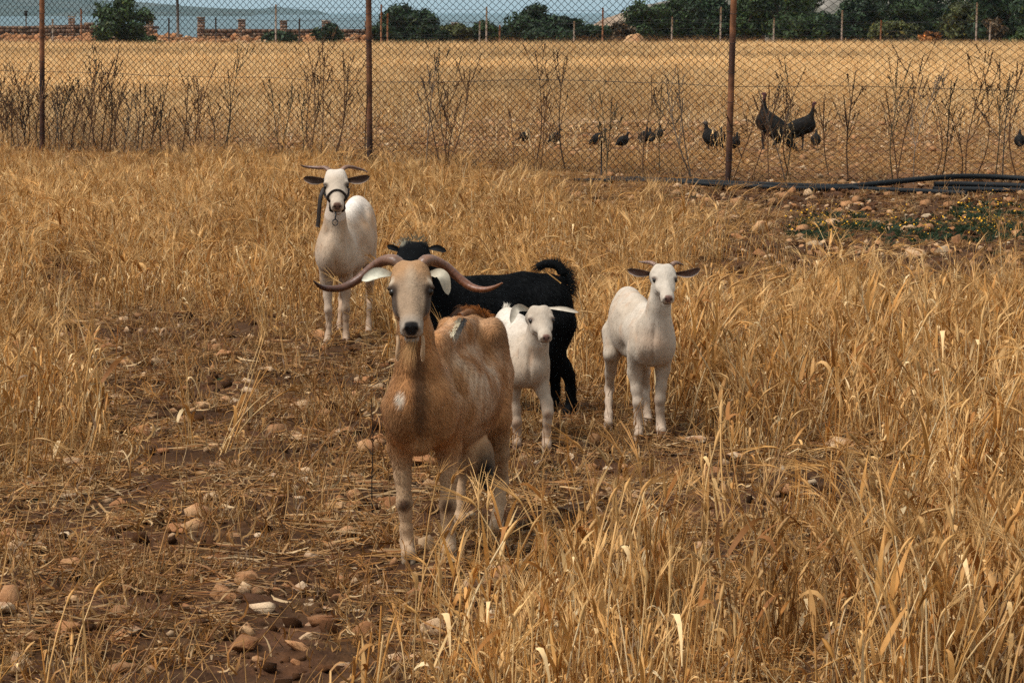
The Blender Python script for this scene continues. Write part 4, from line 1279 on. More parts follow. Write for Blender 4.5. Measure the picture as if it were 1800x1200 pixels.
def scatter(name, protos, pos, rotz, scale, tint, tilt=None, kind='stuff', idx=None, seed=0):
    """one object: a cloud of points, each wearing a copy of one of the prototypes"""
    rng = np.random.default_rng(seed)
    n = len(pos)
    me = bpy.data.meshes.new(name)
    me.vertices.add(n); me.vertices.foreach_set('co', np.asarray(pos, np.float32).ravel())
    rot = np.zeros((n, 3), np.float32); rot[:, 2] = rotz
    if tilt is not None:
        rot[:, :2] = tilt
    a = me.attributes.new('turn', 'FLOAT_VECTOR', 'POINT'); a.data.foreach_set('vector', rot.ravel())
    a = me.attributes.new('size', 'FLOAT', 'POINT'); a.data.foreach_set('value', np.asarray(scale, np.float32))
    a = me.attributes.new('copy_tint', 'FLOAT_VECTOR', 'POINT'); a.data.foreach_set('vector', np.asarray(tint, np.float32).ravel())
    a = me.attributes.new('pick', 'INT', 'POINT')
    a.data.foreach_set('value', (rng.integers(0, len(protos), n) if idx is None else np.asarray(idx)).astype(np.int32))
    o = link(name, me)
    ng = bpy.data.node_groups.new(name, 'GeometryNodeTree')
    ng.interface.new_socket('Geometry', in_out='INPUT', socket_type='NodeSocketGeometry')
    ng.interface.new_socket('Geometry', in_out='OUTPUT', socket_type='NodeSocketGeometry')
    N = ng.nodes
    gi, go = N.new('NodeGroupInput'), N.new('NodeGroupOutput')
    g2i = N.new('GeometryNodeGeometryToInstance')
    for p in reversed(protos):
        oi = N.new('GeometryNodeObjectInfo'); oi.inputs['Object'].default_value = p; oi.inputs['As Instance'].default_value = True
        ng.links.new(oi.outputs['Geometry'], g2i.inputs[0])
    def attr(nm, ty):
        a = N.new('GeometryNodeInputNamedAttribute'); a.data_type = ty; a.inputs['Name'].default_value = nm
        return a.outputs['Attribute']
    iop = N.new('GeometryNodeInstanceOnPoints')
    e2r = N.new('FunctionNodeEulerToRotation')
    ng.links.new(attr('turn', 'FLOAT_VECTOR'), e2r.inputs[0])
    ng.links.new(gi.outputs[0], iop.inputs['Points'])
    ng.links.new(g2i.outputs[0], iop.inputs['Instance'])
    iop.inputs['Pick Instance'].default_value = True
    ng.links.new(attr('pick', 'INT'), iop.inputs['Instance Index'])
    ng.links.new(e2r.outputs[0], iop.inputs['Rotation'])
    ng.links.new(attr('size', 'FLOAT'), iop.inputs['Scale'])
    ng.links.new(iop.outputs[0], go.inputs[0])
    md = o.modifiers.new('scatter', 'NODES'); md.node_group = ng
    o['kind'] = kind
    return o

def field_points(density, y0, y1, seed, margin=.03):
    """points spread over the part of the ground the camera takes in, with some to spare"""
    rng = np.random.default_rng(seed)
    hw = lambda y: .186 * y + .35
    area = .186 * (y1 ** 2 - y0 ** 2) + .7 * (y1 - y0)
    n = int(area * density)
    y = np.sqrt(rng.random(n) * (y1 ** 2 - y0 ** 2) + y0 ** 2)
    x = rng.uniform(-1, 1, n) * hw(y)
    return x, y, rng

def clear_of_goats(x, y, r=.10):
    k = np.ones(len(x), bool)
    for fx, fy in FEET:
        k &= (x - fx) ** 2 + (y - fy) ** 2 > r * r
    return k

def shades(rng, x, y, seed, amp=.25):
    n = fbm(x * .9, y * .9, seed=seed) - .5
    b = 1 + n[:, None] * amp * 2 + rng.uniform(-.12, .12, (len(x), 1))
    w = rng.uniform(-.06, .06, (len(x), 1)) + n[:, None] * .2
    return np.concatenate([b, b * (1 + w * .5), b * (1 + w)], 1)

def fence_y(x):
    return np.interp(x, [-14, -6.13, -1.68, 2.30, 14], [42.9, 37.2, 33.7, 30.3, 30.0])

TALL = [unlinked('straw_clump', tall_clump(100 + i, 9, .24, .50, .045), M_STRAW) for i in range(9)]
TALLB = [unlinked('straw_clump', tall_clump(160 + i, 8, .26, .50, .05, lean=(.3, .85)), M_STRAW) for i in range(5)]
STOUT = [unlinked('straw_clump', tall_clump(140 + i, 8, .22, .50, .05, stout=1.55, ears=.4), M_STRAW) for i in range(6)]
LOW = [unlinked('stubble_clump', stubble_clump(200 + i, 34, .06), M_STRAW) for i in range(7)]
LIT = [unlinked('litter', litter_patch(300 + i, 60, .16), M_STRAW) for i in range(6)]
FARC = [unlinked('field_clump', tall_clump(400 + i, 16, .26, .46, .10, 1, (.05, .4), .8), M_STRAW) for i in range(5)]
M_WEED = tint_mat('green_weed', .6, .2, 40.0, spec=.3, translucent=.2, inst=True)
GREEN = [unlinked('weed', weed_tuft(500 + i, 16, False), M_WEED) for i in range(3)]
FLOW = [unlinked('weed', weed_tuft(520 + i, 26, True), M_WEED) for i in range(4)]

def build_grass():
    # standing barley
    x, y, rng = field_points(80, 6.6, 36.5, 1)
    px, py = to_px(x, y, 0)
    thick = (1 - bare(px, py)) ** 1.7
    thick *= np.clip((fbm(x * 2.6, y * 1.9, seed=41) - .36) * 5.5, .06, 1)
    # thinner patches
    thick *= 1 - .55 * np.clip(1 - ((px - 380) / 200) ** 2 - ((py - 760) / 110) ** 2, 0, 1)
    thick *= 1 - .5 * np.clip(1 - ((px - 1500) / 420) ** 2 - ((py - 900) / 80) ** 2, 0, 1)
    thick *= np.where(y < 9.4, np.interp(px, [60, 430, 700, 860], [.30, .12, .16, 1]), 1)
    back = np.interp(px, [-40, 500, 700, 1000, 1250, 1900], [29.6, 29.0, 26.6, 21.6, 20.6, 21.0])
    thick = thick * np.clip((back + 1.5 - y) / 1.5, 0, 1)
    keep = (rng.random(len(x)) < thick) & clear_of_goats(x, y, .13)
    # in front of the nanny's legs the straw is sparse
    near = (np.abs(x + .12) < .32) & (y > 8.2) & (y < 9.9)
    keep &= ~near | (rng.random(len(x)) < .10)
    for cx, cy, r in ((-.02, 9.6, .35), (.12, 11.9, .28), (.14, 12.3, .42), (.02, 12.2, .35), (.55, 12.2, .28), (.1, 12.7, .45), (-.93, 15.6, .3), (-.75, 15.3, .2)):
        keep &= (x - cx) ** 2 + (y - cy) ** 2 > r * r * rng.uniform(.5, 1, len(x))
    x, y = x[keep], y[keep]
    n = len(x)
    px, py = to_px(x, y, 0)
    lean = .10 + .10 * (fbm(x * .5, y * .5, seed=43) - .5)
    idx = np.where(rng.random(n) < .25, rng.integers(9, 14, n), rng.integers(0, 9, n))
    idx = np.where(rng.random(n) < np.interp(y, [7, 11, 15, 20], [.8, .6, .35, .2]), rng.integers(14, 20, n), idx)
    size = rng.uniform(.72, 1.15, n) * np.interp(fbm(x * .7, y * .7, seed=44), [.3, .7], [.8, 1.15])
    size *= np.interp(y, [14, 20, 28], [1, .92, .84])
    size *= np.where((py > 480) & (px > 1250) & (py < 1000), .92, 1)
    tilt = np.stack([rng.normal(0, .10, n), -lean * 1.2 + rng.normal(0, .12, n)], -1)
    scatter('dry_grass', TALL + TALLB + STOUT, np.stack([x, y, gh(x, y) - .01], -1), rng.uniform(0, 2 * PI, n), size, shades(rng, x, y, 45, .4), tilt, idx=idx)
    print('tall', n)
    # short stubble everywhere
    x, y, rng = field_points(72, 6.6, 36, 2)
    px, py = to_px(x, y, 0)
    k = (rng.random(len(x)) < np.where((py < 480) & (px > 1200), .10, np.where(py < 430, .35, .75)) * (1 - .28 * bare(px, py)) * (1 - .75 * bare(px, py) * np.clip(fbm(x * 3, y * 3, seed=46) * 3 - .9, 0, .85) * np.where(py > 950, .45, 1))) & clear_of_goats(x, y, .06)
    x, y = x[k], y[k]; n = len(x)
    scatter('dry_stubble', LOW, np.stack([x, y, gh(x, y)], -1), rng.uniform(0, 2 * PI, n), rng.uniform(.6, 1.25, n), shades(rng, x, y, 47) * .92 * (1 - np.array([.22, .25, .26])[None] * bare(*to_px(x, y, 0))[:, None]), np.stack([rng.normal(0, .15, n), rng.normal(0, .15, n)], -1), seed=2)
    print('low', n)
    # litter
    x, y, rng = field_points(22, 6.6, 46, 3)
    px, py = to_px(x, y, 0)
    k = rng.random(len(x)) < np.where(y > 30, .5, np.where((py < 480) & (px > 1200), .25, .9)) * (1 - .22 * bare(px, py)) * (1 - .85 * bare(px, py) * np.clip(fbm(x * 2.2, y * 2.2, seed=53) * 3 - 1.1, 0, .72) * np.where(py > 950, .5, 1))
    x, y = x[k], y[k]; n = len(x)
    scatter('straw_litter', LIT, np.stack([x, y, gh(x, y) + .004], -1), rng.uniform(0, 2 * PI, n), rng.uniform(.7, 1.3, n), shades(rng, x, y, 48) * np.array([.85, .82, .8]) * (1 - np.array([.22, .25, .26])[None] * bare(*to_px(x, y, 0))[:, None]), seed=3)
    # the fenced field beyond: sparse in the pen, thick further off
    x, y, rng = field_points(17, 34, 128, 4)
    px, py = to_px(x, y, 0)
    edge = np.interp(px, [-50, 300, 600, 800, 1400, 1850], [33, 37, 41, 47, 48, 42])
    k = (y > fence_y(x) + .3) & (rng.random(len(x)) < np.clip((y - edge) / 5 + .06, .05, 1))
    k &= y < np.interp(px, [0, 300, 620, 900, 1800], [126, 121, 123, 124, 126]) + 3 * (fbm(x * .2, x * 0, seed=91) - .5)
    x, y = x[k], y[k]; n = len(x)
    sc = rng.uniform(.85, 1.25, n) * np.interp(y, [40, 60, 100, 150], [.8, .95, 1.05, 1.0])
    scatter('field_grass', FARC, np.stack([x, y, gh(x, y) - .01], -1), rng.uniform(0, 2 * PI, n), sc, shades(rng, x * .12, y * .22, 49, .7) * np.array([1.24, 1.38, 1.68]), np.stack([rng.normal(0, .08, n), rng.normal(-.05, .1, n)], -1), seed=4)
    print('far', n)
    # green weeds and the flower patch
    x, y, rng = field_points(8, 7, 31, 5)
    px, py = to_px(x, y, 0)
    k = (rng.random(len(x)) < .05 + .5 * bare(px, py) * np.clip((fbm(x * 1.7, y * 1.7, seed=51) - .5) * 5, 0, 1)) & (y < fence_y(x) - .3)
    x, y = x[k], y[k]; n = len(x)
    scatter('green_weeds', GREEN, np.stack([x, y, gh(x, y)], -1), rng.uniform(0, 2 * PI, n), rng.uniform(.3, .7, n), np.ones((n, 3)) * rng.uniform(.6, 1.1, (n, 1)), seed=5)
    pts = []
    rng = np.random.default_rng(66)
    while len(pts) < 250:
        a, b = rng.uniform(1390, 1830), rng.uniform(358, 452)
        d = min(((a - 1470) / 95) ** 2 + ((b - 405) / 24) ** 2, ((a - 1740) / 100) ** 2 + ((b - 395) / 34) ** 2, ((a - 1600) / 120) ** 2 + ((b - 412) / 30) ** 2 + .35)
        if d < 1 and rng.random() > d * .6:
            q = G(a, b); pts.append((q.x, q.y))
    pts = np.array(pts)
    scatter('yellow_flowers', FLOW, np.stack([pts[:, 0], pts[:, 1], gh(pts[:, 0], pts[:, 1])], -1), rng.uniform(0, 2 * PI, len(pts)), rng.uniform(.7, 1.4, len(pts)), np.ones((len(pts), 3)) * rng.uniform(.7, 1.3, (len(pts), 1)), seed=6)
build_grass()
# ---------------------------------------------------------------- beyond the field: wall, trees, posts
M_LEAF = tint_mat('dark_foliage', .65, .25, 6.0, spec=.25, translucent=.15)
M_BARK = plain_mat('bark', (.06, .042, .028), .9, .1, .4, 8)
M_STONE = tint_mat('field_stone', .9, .28, 30.0, spec=.15, bump=.006, bscale=60, vary=.25)

def tree(label, cat, cx, top, base, w, Y, col, seed, leaf=.17, n=2600, group=None, flat=1.0, name='tree'):
    """cx, top, base, w as the photograph shows them; Y the distance"""
    rng = np.random.default_rng(seed)
    c = Y / F_PX
    b = P(cx, base, Y); zt = P(cx, top, Y).z
    z0 = float(gh(b.x, b.y)) - .05
    H = (zt - z0) * (1.16 if cx > 1100 else 1.04); R = w * c / 2
    o = root(name, (b.x, b.y, z0), label, cat, group)
    # trunk and limbs
    mb = MB()
    th = H * rng.uniform(.22, .34)
    tr = max(.05, R * .09)
    mb.tube([(0, 0, 0), (rng.normal(0, .05), 0, th * .5), (rng.normal(0, .1), rng.normal(0, .1), th)], [tr * 1.25, tr, tr * .8], 7)
    lobes = []
    nl = int(10 + R * 4.0)
    for i in range(nl):
        a = rng.random() * 2 * PI; rr = R * math.sqrt(rng.random()) * .68
        zz = H * rng.uniform(.13, .82)
        top_here = H * (1 - .42 * (rr / R) ** 2 * flat)
        q = np.array([math.cos(a) * rr, math.sin(a) * rr * .8, min(zz, top_here - .12 * H)])
        s = R * rng.uniform(.24, .42)
        lobes.append((q, np.array([s, s, min(s * rng.uniform(.6, .95), (H - q[2]))])))
        mb.tube(catmull([(0, 0, th * .8), (q[0] * .4, q[1] * .4, th + (q[2] - th) * .5), tuple(q)], 6), np.linspace(tr * .55, tr * .12, 6), 5)
    lobes.append((np.array([rng.normal(0, R * .15), 0, H * .86]), np.array([R * .34, R * .34, H * .15])))
    mb.build('trunk', M_BARK, o, True)
    # foliage: sprays of small leaf-faces through the lobes, thicker towards their skins
    k = rng.integers(0, len(lobes), n)
    d = unit(rng.normal(0, 1, (n, 3))); r = rng.random(n) ** .45
    cen = np.array([l[0] for l in lobes])[k]; rad_ = np.array([l[1] for l in lobes])[k]
    p = cen + d * r[:, None] * rad_ * rng.uniform(.8, 1.18, (n, 1))
    p[:, 2] = np.maximum(p[:, 2], .08 * H)
    m = unit(d + rng.normal(0, .6, (n, 3)))
    t = unit(np.cross(m, rng.normal(0, 1, (n, 3)))); s_ = np.cross(m, t)
    L = (leaf * rng.uniform(.5, 1.3, n))[:, None]
    v = np.stack([p - t * L, p + s_ * L * .42, p + t * L, p - s_ * L * .42], 1).reshape(-1, 3)
    q = np.arange(n * 4).reshape(-1, 4)
    sh = rng.uniform(.55, 1.5, n)[:, None] * np.interp(fbm(p[:, 0] * 1.4, p[:, 1] * 1.4, p[:, 2] * 1.4, seed)[:, None], [.3, .7], [.6, 1.45])
    cc = np.asarray(col, float)[None] * sh
    cc = np.where(rng.random((n, 1)) < .04, cc * np.array([2.4, 1.7, 1.0]), cc)
    me = mesh_np('crown', v, q, False, np.repeat(cc, 4, 0))
    link('crown', me, M_LEAF, o)
    return o

DG = (.022, .040, .016); MG = (.034, .056, .018); OL = (.066, .072, .022); BR = (.075, .050, .026)
TREES = [
 ('broad dark evergreen bush in front of the stone wall', 'bush', 212, -4, 86, 116, 150, MG, 3200),
 ('low green shrub at the foot of the broad dark bush', 'shrub', 268, 64, 90, 34, 148, MG, 900),
 ('spreading low shrub before the wall, left of the upright one', 'shrub', 490, 56, 91, 84, 150, DG, 1500),
 ('upright dark shrub before a wall pillar', 'shrub', 578, 43, 91, 56, 150, DG, 1400),
 ('tall rounded tree just right of the middle fence post', 'tree', 700, 11, 88, 92, 156, DG, 2800),
 ('rounded tree with bare gaps, right neighbour of the tall rounded one', 'tree', 745, 19, 88, 66, 154, DG, 2200),
 ('light green bush low between the rounded trees and the far posts', 'bush', 800, 44, 88, 66, 153, OL, 1500),
 ('dense bush behind the thin grey far post', 'bush', 850, 39, 90, 62, 154, MG, 1500),
 ('wind-bent dark pine left of the sea gap', 'tree', 945, 10, 92, 112, 152, DG, 3200),
 ('small dark tree leaning beside the wind-bent pine', 'tree', 1000, 30, 92, 60, 154, DG, 1700),
 ('brownish low shrub right of the sea gap', 'shrub', 1040, 46, 92, 70, 152, DG, 1600),
 ('reddish dry shrub above the white boulder', 'shrub', 1085, 40, 90, 60, 156, BR, 1300),
 ('green bush where the stony slope begins', 'bush', 1130, 14, 90, 80, 158, MG, 2000),
 ('wide evergreen bush left of the third fence post', 'bush', 1190, 6, 90, 96, 160, MG, 2400),
 ('dark evergreen touching the third fence post', 'tree', 1250, 2, 90, 90, 158, DG, 2400),
 ('dark tree just right of the third fence post', 'tree', 1312, -8, 90, 92, 157, MG, 2600),
 ('tallest green tree on the right with a domed crown', 'tree', 1372, -22, 90, 118, 155, MG, 3200),
 ('olive shrub in the gap below the pale rocks', 'shrub', 1440, 28, 88, 76, 158, DG, 1700),
 ('dark bush right of the gap with pale rocks', 'bush', 1508, 4, 86, 84, 162, DG, 2200),
 ('bright olive shrub low behind the dark bush', 'shrub', 1578, 44, 86, 86, 150, OL, 1900),
 ('tall dark tree behind the bright olive shrub', 'tree', 1572, -14, 86, 108, 166, DG, 2600),
 ('dark tree behind the rust-coloured bush', 'tree', 1640, -6, 88, 90, 166, DG, 2300),
 ('yellow-green bush right of the rust-coloured bush', 'bush', 1690, 14, 92, 92, 156, OL, 2200),
 ('very tall dark tree near the right end of the treeline', 'tree', 1762, -44, 96, 118, 152, DG, 3200),
 ('grey-brown shrub under the very tall dark tree', 'shrub', 1742, 40, 96, 50, 147, BR, 1200),
 ('dark tree at the right end of the treeline', 'tree', 1822, -20, 96, 90, 150, DG, 2000),
 ('dark shrub filling the foot of the gap left of the boulder', 'shrub', 1060, 48, 92, 66, 158, DG, 1500),
 ('dark bush between the stony slope and the wide evergreen', 'bush', 1160, 26, 90, 84, 166, DG, 1900),
 ('deep green tree standing behind the wide evergreen bush', 'tree', 1218, -4, 90, 96, 170, DG, 2400),
 ('dark tree behind the domed green one', 'tree', 1338, -6, 90, 100, 170, DG, 2400),
 ('dark low shrub at the right foot of the domed tree', 'shrub', 1412, 34, 88, 70, 150, MG, 1700),
 ('dark green bush under the pale rocks in the gap', 'bush', 1472, 34, 86, 80, 160, DG, 1800),
 ('dark tree above the dark heap of branches', 'tree', 1602, 6, 88, 90, 160, MG, 2200),
 ('dark tree left of the very tall one', 'tree', 1716, 2, 92, 88, 168, DG, 2200),
 ('low green shrub at the right edge of the field', 'shrub', 1800, 50, 96, 70, 146, MG, 1500),
 ('dark shrub at the foot of the tall rounded tree', 'shrub', 676, 44, 90, 60, 150, DG, 1500),
 ('dark shrub linking the two rounded trees', 'shrub', 762, 46, 90, 70, 151, DG, 1500),
 ('dark shrub right of the dense bush', 'shrub', 888, 46, 90, 70, 155, DG, 1600),
 ('dark shrub under the wind-bent pine', 'shrub', 965, 52, 94, 90, 149, DG, 1700),
 ('dark backmost tree just left of the third fence post', 'tree', 1232, -8, 92, 100, 184, DG, 2300),
 ('dark backmost tree seen over the domed tree on its left', 'tree', 1325, -20, 92, 100, 184, DG, 2300),
 ('dark backmost tree right of the domed tree', 'tree', 1400, -14, 92, 90, 184, DG, 2300),
 ('dark backmost tree left of the bright olive shrub', 'tree', 1535, -22, 92, 100, 184, DG, 2300),
 ('dark backmost tree over the rust-coloured bush', 'tree', 1618, -24, 92, 110, 184, DG, 2300),
 ('dark backmost tree over the yellow-green bush', 'tree', 1690, -12, 92, 100, 184, DG, 2300),
 ('dark backmost tree at the right frame edge', 'tree', 1800, -36, 92, 110, 184, DG, 2300),
 ('dry rust-coloured bush at the edge of the field', 'bush', 1632, 60, 92, 40, 146, (.26, .10, .025), 1200),
]
for i, (lb, ct, cx, tp, bs_, w, Y, col, n) in enumerate(TREES):
    tree(lb, ct, cx, tp, bs_, w * (1.22 if cx > 1100 else 1.1), Y, col, 700 + i, .12 if w < 60 else .15, int(n * 1.7), name='tree' if ct == 'tree' else 'bush' if ct == 'bush' else 'shrub')

# dry brush along the far edge of the field
def far_brush():
    rng = np.random.default_rng(9); n = 1500
    x = rng.uniform(620, 1830, n); Y = rng.uniform(146, 156, n)
    X = (x - 900) / F_PX * Y
    pos = np.stack([X, Y, gh(X, Y)], -1)
    protos = [unlinked('brush_clump', tall_clump(900 + i, 14, .3, .8, .2, 1, (.2, 1.0), .1), M_STRAW) for i in range(3)]
    scatter('dry_brush', protos, pos, rng.uniform(0, 6, n), rng.uniform(.4, .9, n) * np.interp(x, [600, 1000, 1200, 1800], [.5, 1.2, 1.1, .7]), np.ones((n, 3)) * np.array((.5, .42, .38)) * rng.uniform(.5, 1.3, (n, 1)))
far_brush()

def rock_mesh(seed, sub=2, flat=.6):
    """a broken field stone: flat fractures, a few worn corners"""
    import bmesh
    rng = np.random.default_rng(seed)
    bm = bmesh.new()
    pts = unit(rng.normal(0, 1, (11 if sub == 1 else 15, 3))) * rng.uniform(.72, 1.0, (11 if sub == 1 else 15, 1)) * np.array([rng.uniform(.9, 1.3), rng.uniform(.7, 1.0), flat * rng.uniform(.8, 1.2)])
    for p in pts:
        bm.verts.new(p)
    r = bmesh.ops.convex_hull(bm, input=bm.verts)
    bmesh.ops.delete(bm, geom=[e for e in bm.verts if not e.link_faces], context='VERTS')
    if sub >= 2:
        bmesh.ops.bevel(bm, geom=list(bm.edges), offset=.03, segments=1, affect='EDGES', profile=.5)
    bmesh.ops.triangulate(bm, faces=bm.faces)
    if sub >= 2:
        bmesh.ops.subdivide_edges(bm, edges=[e for e in bm.edges if e.calc_length() > .35], cuts=2, use_grid_fill=True)
        bmesh.ops.triangulate(bm, faces=bm.faces)
    bm.verts.index_update()
    v = np.array([q.co[:] for q in bm.verts]); f = np.array([[q.index for q in p.verts] for p in bm.faces]); bm.free()
    if sub >= 2:
        v = v * (1 + .12 * (fbm(v[:, 0] * 2.6, v[:, 1] * 2.6, v[:, 2] * 2.6, seed)[:, None] - .5) + .20 * (fbm(v[:, 0] * 6, v[:, 1] * 6, v[:, 2] * 6, seed + 3)[:, None] - .5)) + rng.normal(0, .010, v.shape)
    v[:, 2] -= np.percentile(v[:, 2], 25)
    v /= np.ptp(v[:, 0])
    b = [(.42, .25, .125), (.34, .175, .08), (.44, .29, .165), (.28, .13, .055), (.47, .34, .215)][seed % 5]
    n1 = fbm(v[:, 0] * 5 + seed, v[:, 1] * 5, v[:, 2] * 5, seed)
    c = np.ones((len(v), 3)) * np.array(b)
    c = mix(c, (.26, .10, .04), np.clip((n1 - .5) * 4, 0, .7))
    return mesh_np('stone', v, f, False, c)

def stone_wall():
    rng = np.random.default_rng(12)
    o = root('stone_wall', (0, 158, 0), 'long pinkish stone wall with square pillars along the shore', 'wall')
    Y = 158.0; c = Y / F_PX
    X = lambda px: (px - 900) * c
    def top(px):
        return P(px, np.interp(px, [-80, 0, 100, 160, 275, 350, 500, 700, 1010], [49, 47, 43, 42, 46, 50, 51, 53, 52]), Y).z
    cols = [(.25, .15, .10), (.20, .11, .07), (.30, .205, .14), (.16, .10, .07)]
    mb = MB(); core = MB()
    for x0, x1 in ((-90, 274), (350, 1012)):
        nseg = 14
        for k in range(nseg):
            a, b = x0 + (x1 - x0) * k / nseg, x0 + (x1 - x0) * (k + 1) / nseg
            t = top((a + b) / 2)
            core.box(((X(a) + X(b)) / 2, .12, t / 2 - .75), (X(b) - X(a) + .01 * (k % 2), .42 + .004 * (k % 2), t + 1.4), (.11, .07, .05))
        z = -.2
        while z < 1.1:
            h = rng.uniform(.13, .22); x = X(x0)
            while x < X(x1):
                w = rng.uniform(.18, .42)
                if z + h * .6 < top(x / c + 900):
                    mb.box((x + w / 2, -.14 + rng.normal(0, .02), z + h / 2), (w * .93, rng.uniform(.12, .2), h * .9), np.array(cols[rng.integers(4)]) * rng.uniform(.7, 1.2))
                x += w
            z += h
    core.build('mortar', M_STONE, o)
    s = mb.build('wall_stones', M_STONE, o); s['kind'] = 'stuff'
    for px, yt, w in ((131, 31, 10), (267, 31, 12), (357, 32, 12), (428, 36, 12), (501, 38, 12), (575, 38, 14), (649, 40, 12), (722, 41, 12), (800, 42, 12)):
        p = MB(); zt = P(px, yt, Y).z; z = -.3; k = 0
        while z < zt - .03:
            h = min(rng.uniform(.12, .2), zt - z); ww = w * c
            sp = rng.uniform(.35, .65)
            p.box((X(px) - ww / 2 + ww * sp / 2, -.02 + rng.normal(0, .012), z + h / 2), (ww * sp * .96, .46, h * .93), np.array(cols[rng.integers(4)]) * rng.uniform(.75, 1.3))
            p.box((X(px) + ww / 2 - ww * (1 - sp) / 2, -.02 + rng.normal(0, .012), z + h / 2), (ww * (1 - sp) * .96, .46, h * .93), np.array(cols[rng.integers(4)]) * rng.uniform(.75, 1.3))
            z += h
        p.box((X(px), -.02, zt + .03), (w * c * 1.12, .52, .06), (.28, .2, .14))
        p.build('pillar', M_STONE, o)
    return o
stone_wall()

# rubble below the wall, a ramp of grey gravel
def rubble():
    rng = np.random.default_rng(15); n = 900
    px = np.concatenate([rng.uniform(-60, 170, 420), rng.uniform(280, 660, 480)]); n = len(px)
    Y = rng.uniform(151, 157, n); X = (px - 900) / F_PX * Y
    protos = [unlinked('rubble_stone', rock_mesh(60 + i, 1), M_STONE) for i in range(4)]
    up = np.clip((Y - 152.5) / 4, 0, 1) * .35
    scatter('rubble', protos, np.stack([X, Y, gh(X, Y) + up], -1), rng.uniform(0, 6, n), rng.uniform(.2, .6, n), np.ones((n, 3)) * np.array((.34, .28, .25)) * rng.uniform(.5, 1.2, (n, 1)))
    v = [(P(272, 80, 152).x, 151.5, .02), (P(340, 80, 152).x, 151.5, .02), (P(322, 66, 158).x, 158, .34), (P(276, 64, 158).x, 158, .36), (P(272, 80, 152).x, 151.5, -.4), (P(340, 80, 152).x, 151.5, -.4), (P(322, 66, 158).x, 158, -.4), (P(276, 64, 158).x, 158, -.4)]
    me = mesh_np('gravel_ramp', v, np.array([[0, 1, 2, 3], [0, 4, 5, 1], [1, 5, 6, 2], [3, 2, 6, 7], [0, 3, 7, 4]]))
    o = link('path', me, plain_mat('grey_gravel', (.22, .20, .19), .95, .1, .35, 9)); o['kind'] = 'structure'
rubble()

M_POST = tint_mat('weathered_post', .8, .35, 22.0, spec=.2)
def far_fence(label, rows, Y0):
    o = root('wire_fence', (0, Y0, 0), label, 'fence')
    tops = []
    for px, yt, yb, Y, tone in rows:
        c = Y / F_PX; x = (px - 900) * c; zt = P(px, yt, Y).z
        mb = MB(); r = .045 if tone != 'big' else .075
        col = {'rust': (.26, .12, .06), 'grey': (.34, .28, .23), 'dark': (.06, .05, .045), 'big': (.10, .085, .075)}[tone]
        mb.tube([(x, Y - Y0, -.2), (x + .01, Y - Y0, zt * .5), (x + .02, Y - Y0, zt)], r, 7, [np.array((.22, .09, .04)) * .8, np.array(col) * .9, np.array(col) * 1.05])
        mb.build('post', M_POST, o, True)
        tops.append((x, Y - Y0, zt))
    tops.sort()
    mb = MB()
    for k in (.92, .62, .32):
        mb.tube([(a, b, z * k) for a, b, z in tops], .008, 3, (.09, .08, .075))
    w = mb.build('wire', M_IRON, o); w['kind'] = 'stuff'
    return o
far_fence('far wire fence with tall thin posts at the end of the field',
          [(487, 8, 92, 144, 'grey'), (671, 8, 90, 144, 'rust'), (855, 12, 91, 143, 'grey'), (1058, 14, 92, 143, 'rust'), (1264, 12, 88, 143, 'grey'), (1476, 18, 84, 144, 'grey'), (1711, 5, 90, 143, 'grey')], 143.5)
far_fence('lower far fence of short rusty posts among the bushes',
          [(97, 34, 80, 149, 'grey'), (147, 16, 70, 149, 'rust'), (300, 32, 82, 149, 'dark'), (382, 31, 88, 148, 'dark'), (528, 33, 88, 148, 'dark'), (682, 24, 80, 148, 'rust'), (843, 38, 85, 149, 'grey'), (878, 44, 84, 149, 'rust'), (1008, 38, 92, 147, 'grey'), (1179, 30, 90, 146, 'grey'), (1357, 32, 86, 146, 'grey'), (1544, 36, 84, 146, 'rust'), (1735, 38, 90, 146, 'grey')], 148)
def lone_pole():
    b = P(313, 62, 156)
    o = root('pole', (b.x, 156, 0), 'tall dark pole standing in the gap of the stone wall', 'pole')
    mb = MB(); zt = P(313, -30, 156).z
    mb.tube([(0, 0, -.2), (0, 0, zt * .5), (-.03, 0, zt)], [.085, .08, .07], 8, [(.22, .15, .1), (.09, .075, .065), (.06, .05, .045)])
    mb.build('shaft', M_POST, o, True)
    b = P(46, 45, 160)
    o = root('sign_post', (b.x, 160, 0), 'short post with a small dark box on top, beyond the left wall', 'post')
    mb = MB(); zt = P(46, 26, 160).z
    mb.tube([(0, 0, -.3), (0, 0, zt)], .04, 6, (.2, .18, .16)); mb.build('shaft', M_POST, o)
    mb = MB(); mb.box((0, 0, zt + .05), (.16, .14, .26), (.03, .03, .03)); mb.box((0, 0, zt + .2), (.2, .18, .03), (.05, .05, .05)); mb.build('box', M_POST, o)
lone_pole()

def boulder(name, px, py, w, label, seed, cat='boulder', col=(1, 1, 1), flat=.7):
    g = G(px, py); o = link(name, rock_mesh(seed, 3, flat), M_STONE, loc=(g.x, g.y, float(gh(g.x, g.y)) - .05))
    s = w * g.y / F_PX; o.scale = (s, s, s)
    return tag(o, label, cat)
b = boulder('boulder', 1115, 96, 44, 'pale rounded boulder at the far edge of the field', 75, flat=.85)
b = boulder('boulder', 1415, 82, 36, 'flat tan slab lying under the bushes far right', 73, 'slab', flat=.3)

